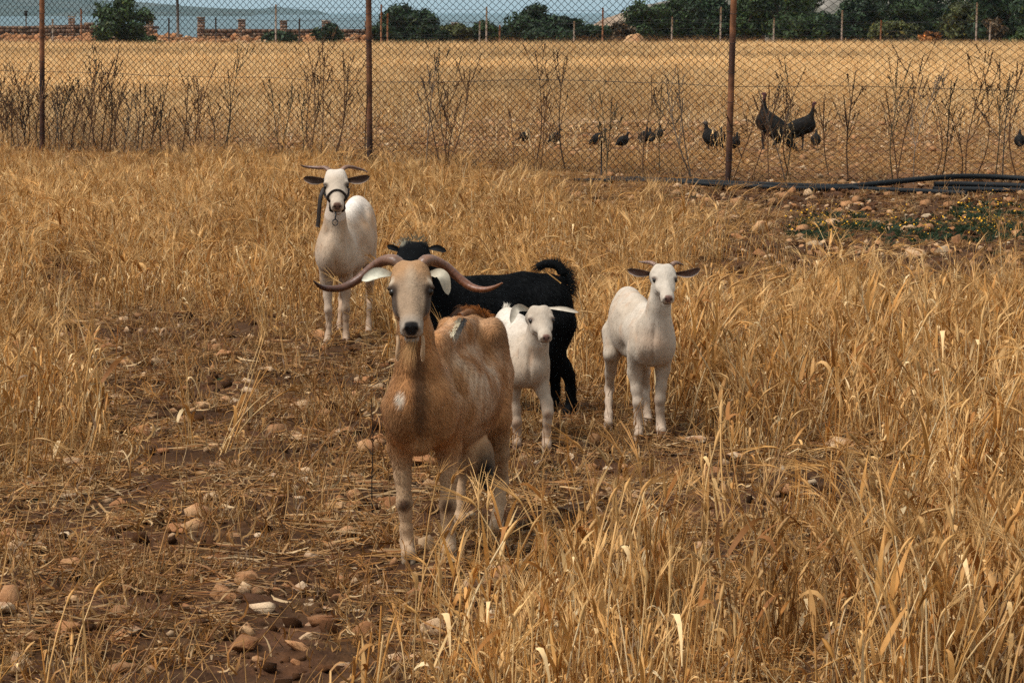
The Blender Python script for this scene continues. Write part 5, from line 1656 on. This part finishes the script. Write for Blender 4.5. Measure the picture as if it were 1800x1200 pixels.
def brush_heap():
    rng = np.random.default_rng(77)
    g = G(1592, 88)
    o = root('brush_heap', (g.x, g.y, 0), 'dark heap of cut branches beside the rust-coloured bush', 'heap')
    mb = MB()
    for i in range(160):
        a = rng.random() * PI; p = np.array([rng.normal(0, .5), rng.normal(0, .3), abs(rng.normal(0, .28)) + .03]); d = unit([math.cos(a), .4 * math.sin(a), rng.normal(0, .35)])
        L = rng.uniform(.2, .7)
        mb.tube([p - d * L / 2, p + [0, 0, .04], p + d * L / 2], [.014, .012, .006], 4, np.array((.055, .045, .04)) * rng.uniform(.5, 1.6))
    q = mb.build('branches', M_BARK, o); q['kind'] = 'stuff'
brush_heap()
# ---------------------------------------------------------------- the chain-link fence, its weeds, the hoses, the birds
M_WIRE = plain_mat('dull_wire', (.016, .016, .016), .7, .3, .3, 30)
M_RUST = tint_mat('rusted_pipe', .75, .55, 9.0, spec=.3, bump=.004, bscale=40)
FENCE = [(-14.0, 42.9), (-6.13, 37.2), (-1.68, 33.7), (2.30, 30.3), (9.6, 30.0)]

def chain_link():
    o = root('chain_link_fence', (-1.68, 33.7, 0), 'rusty chain-link fence on three pipe posts across the field', 'fence')
    org = np.array([-1.68, 33.7, 0])
    mb = MB()
    ph, pv = .104, .080                                     # width and height of one diamond
    Ht = 2.75
    nz = int(Ht / (pv / 2)) + 1
    F = np.array(FENCE); seg = np.linalg.norm(np.diff(F, axis=0), axis=1); cum = np.concatenate([[0], np.cumsum(seg)])
    nw = int(cum[-1] / (ph / 2))
    z = np.arange(nz) * pv / 2
    s0 = np.arange(nw) * ph / 2
    alt = (np.arange(nz) % 2)
    S = s0[:, None] + np.where((np.arange(nw)[:, None] + alt[None]) % 2 == 0, .5, -.5) * ph / 2 * .97
    Z = np.repeat(z[None], nw, 0)
    # slack in the netting
    S2 = S + (fbm(S * .9, Z * 1.1, seed=61) - .5) * .10
    Z2 = Z + (fbm(S * .8, Z * .9, seed=62) - .5) * .11 + .02
    out = (fbm(S * .7, Z * .8, seed=63) - .5) * .09 + np.where((np.arange(nw)[:, None] + alt[None]) % 2 == 0, .003, -.003)
    S2 = np.clip(S2, 0, cum[-1] - .01)
    X = np.interp(S2, cum, F[:, 0]); Y = np.interp(S2, cum, F[:, 1])
    k = np.clip(np.searchsorted(cum, S2) - 1, 0, len(seg) - 1)
    d = np.diff(F, axis=0) / seg[:, None]
    X = X + d[k, 1] * out; Y = Y - d[k, 0] * out
    Pn = np.stack([X, Y, Z2], -1) - org
    px, _ = to_px(X[:, 0], Y[:, 0], 1)
    r = .0046
    for w in np.where((px > -90) & (px < 1890))[0]:
        mb.tube(Pn[w], r, 3, cap=False)
    net = mb.build('wire_netting', M_WIRE, o); net['kind'] = 'stuff'
    mb = MB()
    ss = np.linspace(0, cum[-1], 90)
    for zz, am in ((1.02, .05), (2.62, .03)):
        zc = zz + am * (fbm(ss * .5, ss * 0, seed=65) - .5) * 2
        mb.tube(np.stack([np.interp(ss, cum, F[:, 0]), np.interp(ss, cum, F[:, 1]) - .02, zc], -1) - org, .0030, 4)
    mb.build('tension_wire', M_WIRE, o)
    for (x, y), top, r in zip(FENCE[1:4], ((.04, 0), (-.005, 0), (.05, 0)), (.034, .034, .034)):
        mb = MB(); n = 26
        zz = np.linspace(-.15, 2.85, n)
        rng = np.random.default_rng(int(x * 10) + 90)
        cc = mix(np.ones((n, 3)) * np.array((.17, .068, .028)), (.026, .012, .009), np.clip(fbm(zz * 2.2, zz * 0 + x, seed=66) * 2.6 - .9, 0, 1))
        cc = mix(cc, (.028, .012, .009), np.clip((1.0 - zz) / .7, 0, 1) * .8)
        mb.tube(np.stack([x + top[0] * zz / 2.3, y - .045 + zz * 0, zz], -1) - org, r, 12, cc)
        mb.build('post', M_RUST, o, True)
    mb = MB()                                               # ties that hold the netting to the posts
    for (x, y), tx in zip(FENCE[1:4], (.04, -.005, .05)):
        for zt in np.arange(.25, 2.6, .31):
            a = np.linspace(0, 2 * PI, 9)
            mb.tube(np.stack([x + tx * zt / 2.3 + .042 * np.cos(a), y - .045 + .05 * np.sin(a), zt + .02 * np.sin(a)], -1) - org, .003, 4)
    t = mb.build('tie_wire', M_WIRE, o); t['kind'] = 'stuff'
    g = P(1057, 311, fence_y(.97) - .12)                    # thin iron stake at the foot of the netting
    s = root('iron_stake', (g.x, g.y, 0), 'thin black iron stake upright at the foot of the fence netting', 'stake')
    mb = MB(); mb.tube([(0, 0, -.1), (0, 0, .2), (.003, 0, .40)], .009, 6); mb.build('rod', M_IRON, s)
    return o
chain_link()

M_DRY = tint_mat('dry_weed', .85, .25, 30.0, spec=.15, vary=.3)
def weed(px0, px1, pyt, seed, label, group, dy=.25, rich=1.0):
    rng = np.random.default_rng(seed)
    x_guess = (px0 - 900) / F_PX * 33
    for _ in range(3):
        Y = float(fence_y(x_guess)) + dy
        x_guess = (px0 - 900) / F_PX * Y
    b = np.array([x_guess, Y, float(gh(x_guess, Y))])
    t = V3(P(px1, pyt, Y)) - b
    H = t[2]
    o_name = 'dry_weed'
    mb = MB()
    k = rng.normal(0, .05, 2) * H
    main = catmull([np.array([0, 0, -.03]), np.array([t[0] * .25 + k[0], k[1], H * .33]), np.array([t[0] * .62 + k[0] * .8, k[1] * .5, H * .68]), np.array([t[0], 0, H])], 14)
    col = np.array([(.085, .042, .021), (.115, .062, .032), (.075, .055, .030), (.15, .11, .08)][rng.choice(4, p=[.42, .3, .18, .10])])
    r0 = .0084 * rng.uniform(.8, 1.2)
    mb.tube(main, np.linspace(r0, r0 * .34, 14), 5, col)
    def spike(q, d, L):
        """upright seed head: a rough thickened stem with pods"""
        pts = q[None] + d[None] * (np.linspace(0, 1, 7) * L)[:, None] + rng.normal(0, .003, (7, 3))
        mb.tube(pts, .0052 * rng.uniform(.5, 1.3, 7) * np.array([.4, .8, 1, 1, .9, .7, .25]), 4, col * rng.uniform(.6, 1.1))
        for a in range(int(L * 70)):
            f = rng.random(); c = q + d * L * f; e = unit(rng.normal(0, 1, 3) + d * .8)
            mb.tube(np.stack([c, c + e * .010, c + e * .017]), [.001, .0042, .0008], 4, col * rng.uniform(.5, 1.3), cap=False)
    spike(main[-3], unit(main[-1] - main[-3]), H * .16 + .05)
    nb = int(rng.integers(4, 9) * rich)
    for i in range(nb):
        f = rng.uniform(.30, .88); j = f * 13; a = int(j); q = main[a] + (main[a + 1] - main[a]) * (j - a)
        az = rng.random() * 2 * PI; up = rng.uniform(.9, 2.2)
        d = unit([math.cos(az), .6 * math.sin(az), up]); L = H * rng.uniform(.16, .42) * (1.15 - f * .5)
        p = q[None] + d[None] * (np.linspace(0, 1, 5) * L)[:, None] + np.array([0, 0, 1])[None] * ((np.linspace(0, 1, 5) ** 2) * L * .25)[:, None]
        mb.tube(p, np.linspace(r0 * .5, r0 * .22, 5), 4, col * rng.uniform(.8, 1.2))
        spike(p[-2], unit(p[-1] - p[-2]), L * rng.uniform(.25, .55))
        for j2 in range(rng.integers(0, 3)):
            q2 = p[rng.integers(1, 4)]; d2 = unit(d + rng.normal(0, .5, 3) + np.array([0, 0, .5])); L2 = L * rng.uniform(.25, .5)
            mb.tube(np.stack([q2, q2 + d2 * L2 * .5, q2 + d2 * L2]), [r0 * .3, r0 * .25, r0 * .15], 3, col)
            spike(q2 + d2 * L2 * .5, d2, L2 * .5)
    o = mb.build(o_name, M_DRY, None, False, b)
    tag(o, label, 'weed', group)
    return o
W_LEFT = [(8, 2, 140), (20, 27, 135), (36, 52, 118), (50, 43, 150), (62, 85, 140), (50, 30, 170), (95, 100, 155), (110, 128, 145), (120, 112, 160), (130, 138, 150), (140, 175, 112), (152, 168, 122), (165, 200, 108), (178, 205, 105), (185, 190, 140),
          (192, 222, 150), (228, 246, 152), (240, 236, 178), (247, 256, 160), (285, 296, 138), (318, 331, 140), (335, 348, 150), (362, 381, 110), (388, 401, 128), (398, 420, 104), (15, 12, 165), (88, 66, 165), (210, 212, 170)]
W_MID = [(494, 478, 158), (492, 516, 168), (536, 541, 84), (532, 524, 165), (545, 558, 108), (563, 567, 74), (586, 603, 100), (584, 612, 122), (548, 580, 130), (642, 646, 160), (748, 766, 110), (790, 772, 84), (783, 788, 158), (782, 826, 124), (786, 812, 170), (775, 745, 145)]
W_R = [(938, 942, 96), (948, 956, 170), (996, 992, 112), (900, 897, 200), (1066, 1054, 165), (1064, 1075, 180), (1160, 1164, 146), (1216, 1192, 132), (1218, 1172, 150), (1130, 1150, 165)]
W_BIRD = [(1284, 1345, 172, -.5), (1316, 1372, 150, -.5), (1384, 1334, 160, -.6), (1352, 1352, 158, -.4), (1380, 1380, 112, .3), (1392, 1412, 128, .3), (1462, 1448, 184, -.3)]
W_FAR = [(1491, 1503, 134, .2), (1572, 1600, 112, -.9), (1574, 1622, 104, -.9), (1580, 1560, 180, -.2), (1606, 1662, 120, -.2), (1655, 1672, 150, .2), (1698, 1742, 108, -.1), (1712, 1730, 130, .2), (1748, 1757, 112, -.2), (1790, 1796, 120, -.3), (1762, 1775, 140, .2), (1640, 1632, 150, .2), (1690, 1665, 185, .3)]
W_LEFT += [(28, 22, 172), (44, 60, 160), (72, 78, 176), (105, 92, 170), (126, 150, 168), (146, 140, 176), (172, 160, 160), (200, 214, 164), (216, 232, 178), (262, 270, 172), (300, 284, 176), (340, 326, 176), (372, 366, 172), (4, 10, 176)]
def row(rows, seed, fmt, group, dys, rich):
    rows = sorted(rows, key=lambda q: q[1])
    for i, q in enumerate(rows):
        weed(q[0], q[1], q[2], seed + i, fmt % ORD[i] if i < 30 else fmt % (ORD[len(rows) - 1 - i] + ' from the right, not') , group, q[3] if len(q) > 3 else dys[i % len(dys)], rich)
row([q for q in W_LEFT if q[1] < 78], 1000, 'dark dry weed, %s from the left, in the thicket left of the first fence post', 'weeds around the left fence post', (.25, -.3, .2), 1.5)
row([q for q in W_LEFT if 78 <= q[1] < 236], 1030, 'dark dry weed, %s from the left, in the thicket right of the first fence post', 'weeds around the left fence post', (.25, -.3, .2), 1.5)
row([q for q in W_LEFT if q[1] >= 236], 1060, 'thin dry weed, %s from the left, between the first thicket and the middle clump', 'weeds around the left fence post', (.25, -.3, .2), 1.2)
row([q for q in W_MID if q[1] < 650], 1100, 'dark dry weed, %s from the left, in the clump left of the middle fence post', 'weeds beside the middle fence post', (.2, -.25), 1.1)
row([q for q in W_MID if q[1] >= 650], 1120, 'dark dry weed, %s from the left, in the clump right of the middle fence post', 'weeds beside the middle fence post', (.2, -.25), 1.2)
row(W_R, 1200, 'thin dry weed, %s from the left, before the row of small birds', 'weeds before the small birds', (-.15, .2), 1)
row(W_BIRD, 1300, 'forked dry weed, %s from the left, in front of the two turkeys', 'weeds in front of the turkeys', (0,), 1)
row(W_FAR, 1400, 'tall dry weed, %s from the left, behind the heap of black hoses', 'weeds behind the black hoses', (0,), 1.3)

# black hoses lying along the fence
M_HOSE = plain_mat('black_poly_hose', (.006, .008, .010), .7, .2, .25, 12)
def hose(label, pts, r, dz=None):
    q = [V3(G(px, py, z)) for px, py, z in pts]; r *= .82
    org = q[0].copy(); org[2] = 0
    mb = MB(); c = catmull(q, 60)
    c[:, 2] = np.maximum(c[:, 2], gh(c[:, 0], c[:, 1]) + r * .75)
    mb.tube(c - org, r, 10)
    a = mb.build('hose', M_HOSE, None, True, org)
    return tag(a, label, 'hose')
hose('long black hose lying straight along the fence foot', [(1008, 318, .03), (1090, 318, .03), (1190, 321, .03), (1290, 326, .03), (1400, 331, .03), (1500, 332, .03), (1620, 336, .03), (1700, 340, .03)], .032)
hose('second black hose lying close behind the long straight one', [(1060, 313, .03), (1170, 316, .03), (1280, 321, .03), (1420, 326, .03), (1540, 328, .03)], .028)
hose('black hose that arches up over the others', [(1430, 331, .03), (1500, 327, .05), (1560, 321, .08), (1640, 313, .12), (1700, 310, .13), (1770, 312, .12), (1850, 318, .10)], .034)
hose('black hose with its cut end under the arched one', [(1642, 324, .07), (1700, 324, .07), (1770, 326, .07), (1850, 329, .07)], .036)
hose('lowest black hose of the pile, half hidden by soil', [(1640, 333, .03), (1700, 333, .03), (1780, 335, .03), (1850, 337, .03)], .036)

# birds
M_FEATHER = tint_mat('dark_feathers', .75, .45, 70.0, spec=.1, bump=.004, bscale=120)
def bird_meshes(seed, adult, head_up=1.0, alert=0):
    """a fowl facing +X, feet at the origin, one unit tall"""
    B = Body()
    if adult:
        B.ell((-.10, 0, .45), (.33, .17, .18), (unit([.9, 0, .42]), (0, 1, 0), unit([-.42, 0, .9])), .06)
        B.ell((.10, 0, .52), (.17, .14, .17), None, .06)
        B.cone((.12, 0, .58), (.205, 0, .80), .088, .040, .05); B.cone((.205, 0, .80), (.215, 0, .93), .036, .030, .03)
        B.ell((.235, 0, .955), (.048, .033, .036), None, .02); B.cone((.27, 0, .955), (.315, 0, .943), .016, .005, .01)
        B.cone((-.30, 0, .33), (-.58, 0, .13), .095, .035, .05, (0, 1, 0), 1.2)
        B.ell((-.14, .13, .44), (.25, .05, .12), (unit([.9, 0, .42]), (0, 1, 0), unit([-.42, 0, .9])), .03); B.ell((-.14, -.13, .44), (.25, .05, .12), (unit([.9, 0, .42]), (0, 1, 0), unit([-.42, 0, .9])), .03)
    else:
        B.ell((-.04, 0, .47), (.34, .23, .26), (unit([.9, 0, .42]), (0, 1, 0), unit([-.42, 0, .9])), .08)
        B.cone((.13, 0, .60), (.21, 0, .82), .12, .055, .06)
        B.ell((.235, 0, .90), (.085, .06, .07), None, .04); B.cone((.30, 0, .90), (.37, 0, .875), .026, .008, .02)
        B.cone((-.27, 0, .38), (-.47, 0, .22), .11, .03, .06, (0, 1, 0), 1.1)
        B.ell((-.06, .18, .47), (.25, .06, .16), None, .03); B.ell((-.06, -.18, .47), (.25, .06, .16), None, .03)
    V, Q, N = B.polygonise(.022)
    n = fbm(V[:, 0] * 18, V[:, 1] * 18, V[:, 2] * 18, seed); n2 = fbm(V[:, 0] * 6, V[:, 1] * 6, V[:, 2] * 40, seed + 1)
    c = np.ones((len(V), 3)) * np.array((.008, .007, .0065))
    c = mix(c, (.034, .021, .012) if adult else (.035, .027, .02), np.clip((n - .45) * 3, 0, .8) * np.clip(n2 * 1.6 - .3, 0, 1))
    c = mix(c, (.13, .05, .048) if adult else (.07, .055, .045), np.clip((V[:, 2] - .84) / .06, 0, 1) * .8)
    return mesh_np('fowl_body', V, Q, True, c)
def bird_leg(side):
    mb = MB(); s = side * .07
    mb.tube([(0, s, .34), (.015, s, .20), (.0, s, .02)], [.04, .016, .014], 6, (.05, .035, .03))
    for a in (-.5, 0, .5):
        mb.tube([(0, s, .02), (.05 * math.cos(a), s + .05 * math.sin(a), .012), (.095 * math.cos(a), s + .095 * math.sin(a), .004)], [.012, .010, .004], 4, (.05, .035, .03))
    mb.tube([(0, s, .02), (-.045, s, .006)], [.01, .004], 4, (.05, .035, .03))
    return mb.mesh('fowl_leg')
BM = {True: bird_meshes(3, True), False: bird_meshes(5, False)}
LEGS = [bird_leg(-1), bird_leg(1)]
def fowl(px, py, h_px, yaw, adult, label, group=None, pitch=0.0):
    g = G(px, py)
    s = h_px * g.y / F_PX
    o = root('turkey' if adult else 'young_turkey', (g.x, g.y, float(gh(g.x, g.y)) - .005), label, 'turkey', group)
    o.rotation_euler = (0, 0, yaw); o.scale = (s, s, s)
    b = link('body', BM[adult], M_FEATHER, o)
    if pitch:
        b.rotation_euler = (0, pitch, 0)
    for m in LEGS:
        link('leg', m, M_FEATHER, o)
    return o
fowl(1342, 268, 104, rad(168), True, 'adult turkey facing left with its neck raised behind a weed', None, rad(-14))
fowl(1410, 267, 88, rad(-8), True, 'adult turkey facing right, in profile with its tail low')
YOUNG = [(922, 254, 26, 10), (976, 256, 28, 30), (1052, 262, 34, -15), (1095, 262, 28, 25), (1132, 258, 32, 60), (1144, 256, 28, 95), (1158, 250, 27, 70), (1246, 266, 46, 165), (1267, 264, 36, 85), (1291, 266, 32, 60), (1434, 264, 32, 80), (1792, 266, 34, 80)]
YL = ['small dark young turkey at the far left end of the row', 'second small young turkey from the left end of the row', 'young turkey behind the thin black stake', 'small young turkey just right of the black stake',
      'left one of three young turkeys huddled close together', 'middle one of three young turkeys huddled close together', 'right one of three young turkeys huddled close together',
      'young turkey with upright neck left of the third fence post', 'young turkey close to the third fence post on its left', 'young turkey half hidden right behind the third fence post', 'small young turkey at the breast of the right-facing adult', 'lone dark young turkey at the right edge behind the hoses']
for (a, b_, h, yw), lb in zip(YOUNG, YL):
    fowl(a, b_, h * 1.2, rad(yw), False, lb, 'young turkeys in the pen', rad(-8) if h > 40 else rad(4))
# ---------------------------------------------------------------- stones
ROCKS = [rock_mesh(40 + i, 2, .62) for i in range(10)]
FLATS = [rock_mesh(50 + i, 2, .36) for i in range(5)]
RS = np.random.default_rng(81)
def stone(px, py, w, label, group=None, flat=None, sink=.05, name='stone'):
    g = G(px, py)
    s = w * g.y / F_PX
    fl = RS.random() < .35 if flat is None else flat
    me = FLATS[RS.integers(5)] if fl else ROCKS[RS.integers(10)]
    o = link(name, me, M_STONE, loc=(g.x, g.y, float(gh(g.x, g.y)) - s * sink * (.4 if fl else 1)), rot=(RS.normal(0, .25), RS.normal(0, .25), RS.random() * 6.28), scale=(s * RS.uniform(.9, 1.1), s * RS.uniform(.9, 1.1), s * RS.uniform(.85, 1.15)))
    return tag(o, label, 'stone', group)
NOTED = [
 (755, 862, 46, 'big orange stone lying between the tan goat\'s legs', False), (1476, 790, 62, 'broad flat tan stone in the grass right of the white kid', True),
 (994, 776, 46, 'reddish stone right of the cream kid\'s feet', False), (1068, 832, 34, 'pale stone in front of the white kid, in the trampled soil', False),
 (690, 898, 46, 'grey-tan stone just left of the tan goat\'s legs', False), (520, 882, 48, 'flat pale stone in the stubble left of the tan goat', True),
 (538, 850, 44, 'tan stone just behind the flat pale one left of the tan goat', False), (432, 1018, 62, 'wide flat stone in the lower left stubble', True),
 (232, 1046, 36, 'upright rounded stone in the lower left stubble', False), (128, 1068, 50, 'angular orange stone near the lower left corner', False),
 (180, 1106, 40, 'pale wedge-shaped stone near the lower left corner', False), (432, 1116, 64, 'large rough brown stone near the bottom edge', False),
 (600, 1022, 40, 'orange stone in the stubble below the tan goat\'s chest', False), (622, 722, 36, 'tan stone left of the tan goat\'s shoulder', False),
 (722, 962, 40, 'stone wedged behind the tan goat\'s left front hoof', False), (240, 616, 24, 'small pale stone on the path far left', False),
 (395, 640, 34, 'flat pale stone on the path before the haltered goat', True), (285, 648, 46, 'long flat tan stone on the left part of the path', True),
 (1730, 362, 30, 'largest tan stone in the bare strip below the hoses', False), (1560, 392, 26, 'white flat stone beside the yellow flowers', True),
 (1525, 464, 24, 'lone pale stone in front of the yellow flowers', False), (1248, 912, 40, 'stone in the grass below the white kid', False),
]
for a, b_, w, lb, fl in NOTED:
    stone(a, b_, w, lb, None, fl)
LAND = [('the tan goat\'s front hooves', 752, 985), ('the haltered goat\'s hooves', 591, 606), ('the thin black twig', 655, 918), ('the wide flat stone in the lower left stubble', 432, 1018),
        ('the angular orange stone near the corner', 128, 1068), ('the small pale stone on the path', 240, 616), ('the flat pale stone left of the tan goat', 520, 882), ('the white kid\'s hooves', 1140, 768),
        ('the stone below the white kid', 1248, 912), ('the large rough stone near the bottom edge', 432, 1116), ('the left frame edge at mid height', 0, 880)]
LAND_R = [('the broad flat stone in the grass', 1476, 790), ('the lone pale stone by the flowers', 1525, 464), ('the lower right corner', 1790, 1190)]
LAND_S = [('the largest stone of the bare strip', 1730, 362), ('the white flat stone by the flowers', 1560, 392), ('the third fence post', 1280, 322)]
LAND_P = [('the base of the third fence post inside the pen', 1280, 300), ('the two turkeys', 1380, 266), ('the black stake', 1057, 300), ('the middle fence post', 651, 290), ('the lone young turkey on the right', 1792, 266)]
def strew():
    taken = [(a, b_) for a, b_, *_ in NOTED]
    def run(n, box, sizes, test, what, land, gp, sink=.03):
        k = 0; tries = 0; new = []
        while k < n and tries < 20000:
            tries += 1
            a, b_ = RS.uniform(box[0], box[2]), RS.uniform(box[1], box[3])
            if RS.random() > test(a, b_):
                continue
            if any((a - c) ** 2 + ((b_ - d) * 1.8) ** 2 < 380 for c, d in taken) or b_ > 1190:
                continue
            q = G(a, b_)
            if any((q.x - fx) ** 2 + (q.y - fy) ** 2 < .016 for fx, fy in FEET):
                continue
            taken.append((a, b_)); k += 1
            new.append((a, b_, RS.uniform(*sizes) * (b_ - 22) / 700))
        # each is named by the landmark it lies nearest to, its side of it, and its turn going outwards
        place = {}
        for a, b_, w in new:
            i = min(range(len(land)), key=lambda i: (a - land[i][1]) ** 2 + ((b_ - land[i][2]) * 1.6) ** 2)
            dx, dy = a - land[i][1], (b_ - land[i][2]) * 1.6
            side = ('right of' if dx > 0 else 'left of') if abs(dx) > abs(dy) else ('in front of' if dy > 0 else 'behind')
            place.setdefault((i, side), []).append((math.hypot(dx, dy), a, b_, w))
        for (i, side), rows in place.items():
            for j, (_, a, b_, w) in enumerate(sorted(rows)):
                stone(a, b_, w, '%s, %s one %s %s' % (what, ORD[j], side, land[i][0]), gp, None, sink)
    bz = lambda a, b_: float(bare(np.array([a]), np.array([b_]))[0])
    run(210, (-10, 560, 1260, 1190), (13, 42), lambda a, b_: .12 + .88 * min(1, 1.6 * bz(a, b_)) * (1 if b_ < 900 else .45), 'tan stone', LAND, 'stones on the trodden ground')
    run(26, (1250, 480, 1790, 1180), (18, 40), lambda a, b_: .5, 'half hidden tan stone', LAND_R, 'stones in the grass on the right')
    run(46, (1290, 340, 1800, 462), (22, 66), lambda a, b_: 1, 'small stone', LAND_S, 'stones in the bare strip')
    run(46, (640, 214, 1800, 312), (22, 60), lambda a, b_: 1 if 22 + 5000 * 1.8 / max(float(fence_y((a - 900) / 5000 * 34)) + .6, 1) > b_ else 0, 'small stone', LAND_P, 'stones in the bird pen')
strew()
def gravel():
    protos = [unlinked('pebble', rock_mesh(90 + i, 1, .6), M_STONE) for i in range(5)]
    x, y, rng = field_points(34, 6.6, 48, 21)
    px, py = to_px(x, y, 0)
    k = rng.random(len(x)) < np.where(y > fence_y(x), .8, .12 + .75 * bare(px, py))
    x, y = x[k], y[k]; n = len(x)
    scatter('gravel', protos, np.stack([x, y, gh(x, y) - .003], -1), rng.uniform(0, 6, n), rng.gamma(2.2, .020, n).clip(.012, .12), np.ones((n, 3)) * rng.uniform(.6, 1.15, (n, 1)), seed=22)
gravel()
def clods():
    """crumbs and lumps of the red earth"""
    m = tint_mat('red_earth_clod', .97, .35, 40.0, spec=.05, bump=.01, bscale=120, inst=True)
    protos = []
    for i in range(5):
        me = rock_mesh(120 + i, 1, .75)
        a = me.color_attributes['tint']; n = len(me.vertices)
        a.data.foreach_set('color', np.tile(np.array([.070, .031, .014, 1], np.float32) * (.7 + .15 * i), n))
        protos.append(unlinked('clod', me, m))
    x, y, rng = field_points(260, 6.6, 31, 25)
    px, py = to_px(x, y, 0)
    k = rng.random(len(x)) < .08 + .9 * bare(px, py)
    x, y = x[k], y[k]; n = len(x)
    scatter('soil_clods', protos, np.stack([x, y, gh(x, y) - .006], -1), rng.uniform(0, 6, n), rng.gamma(1.6, .013, n).clip(.008, .07), np.ones((n, 3)) * rng.uniform(.5, 1.3, (n, 1)), rng.normal(0, .4, (n, 2)), seed=26)
clods()
def twig():
    g = G(655, 918)
    mb = MB(); c = np.array([(0, 0, -.02), (-.002, 0, .12), (.003, .004, .28), (-.003, 0, .42)])
    mb.tube(catmull(c, 16), np.linspace(.0026, .0012, 16), 5, (.012, .010, .009))
    for z, a, L in ((.14, .5, .03), (.22, 2.6, .035), (.3, .9, .025)):
        mb.tube([(0, 0, z), (math.cos(a) * L * .5, .01, z + L * .6), (math.cos(a) * L, .01, z + L)], [.002, .0015, .0008], 4, (.02, .015, .012))
    tag(mb.build('twig', M_DRY, None, False, (g.x, g.y, float(gh(g.x, g.y)))), 'thin black twig upright in the soil left of the tan goat', 'twig')
twig()
# ---------------------------------------------------------------- the sea air
def haze():
    x0, x1, y0, y1, z0, z1 = -32000, 32000, -600, 32000, -11.5, 110
    mb = MB(); mb.box(((x0 + x1) / 2, (y0 + y1) / 2, (z0 + z1) / 2), (x1 - x0, y1 - y0, z1 - z0))
    me = mb.mesh('haze')
    m = bpy.data.materials.new('sea_haze'); m.use_nodes = True
    nt = m.node_tree
    for n in list(nt.nodes):
        nt.nodes.remove(n)
    out = nt.nodes.new('ShaderNodeOutputMaterial'); v = nt.nodes.new('ShaderNodeVolumePrincipled')
    v.inputs['Color'].default_value = (.55, .80, .93, 1)
    v.inputs['Density'].default_value = 5.0e-5
    v.inputs['Anisotropy'].default_value = .2
    nt.links.new(v.outputs[0], out.inputs['Volume'])
    o = link('haze', me, m); o['kind'] = 'stuff'
haze()
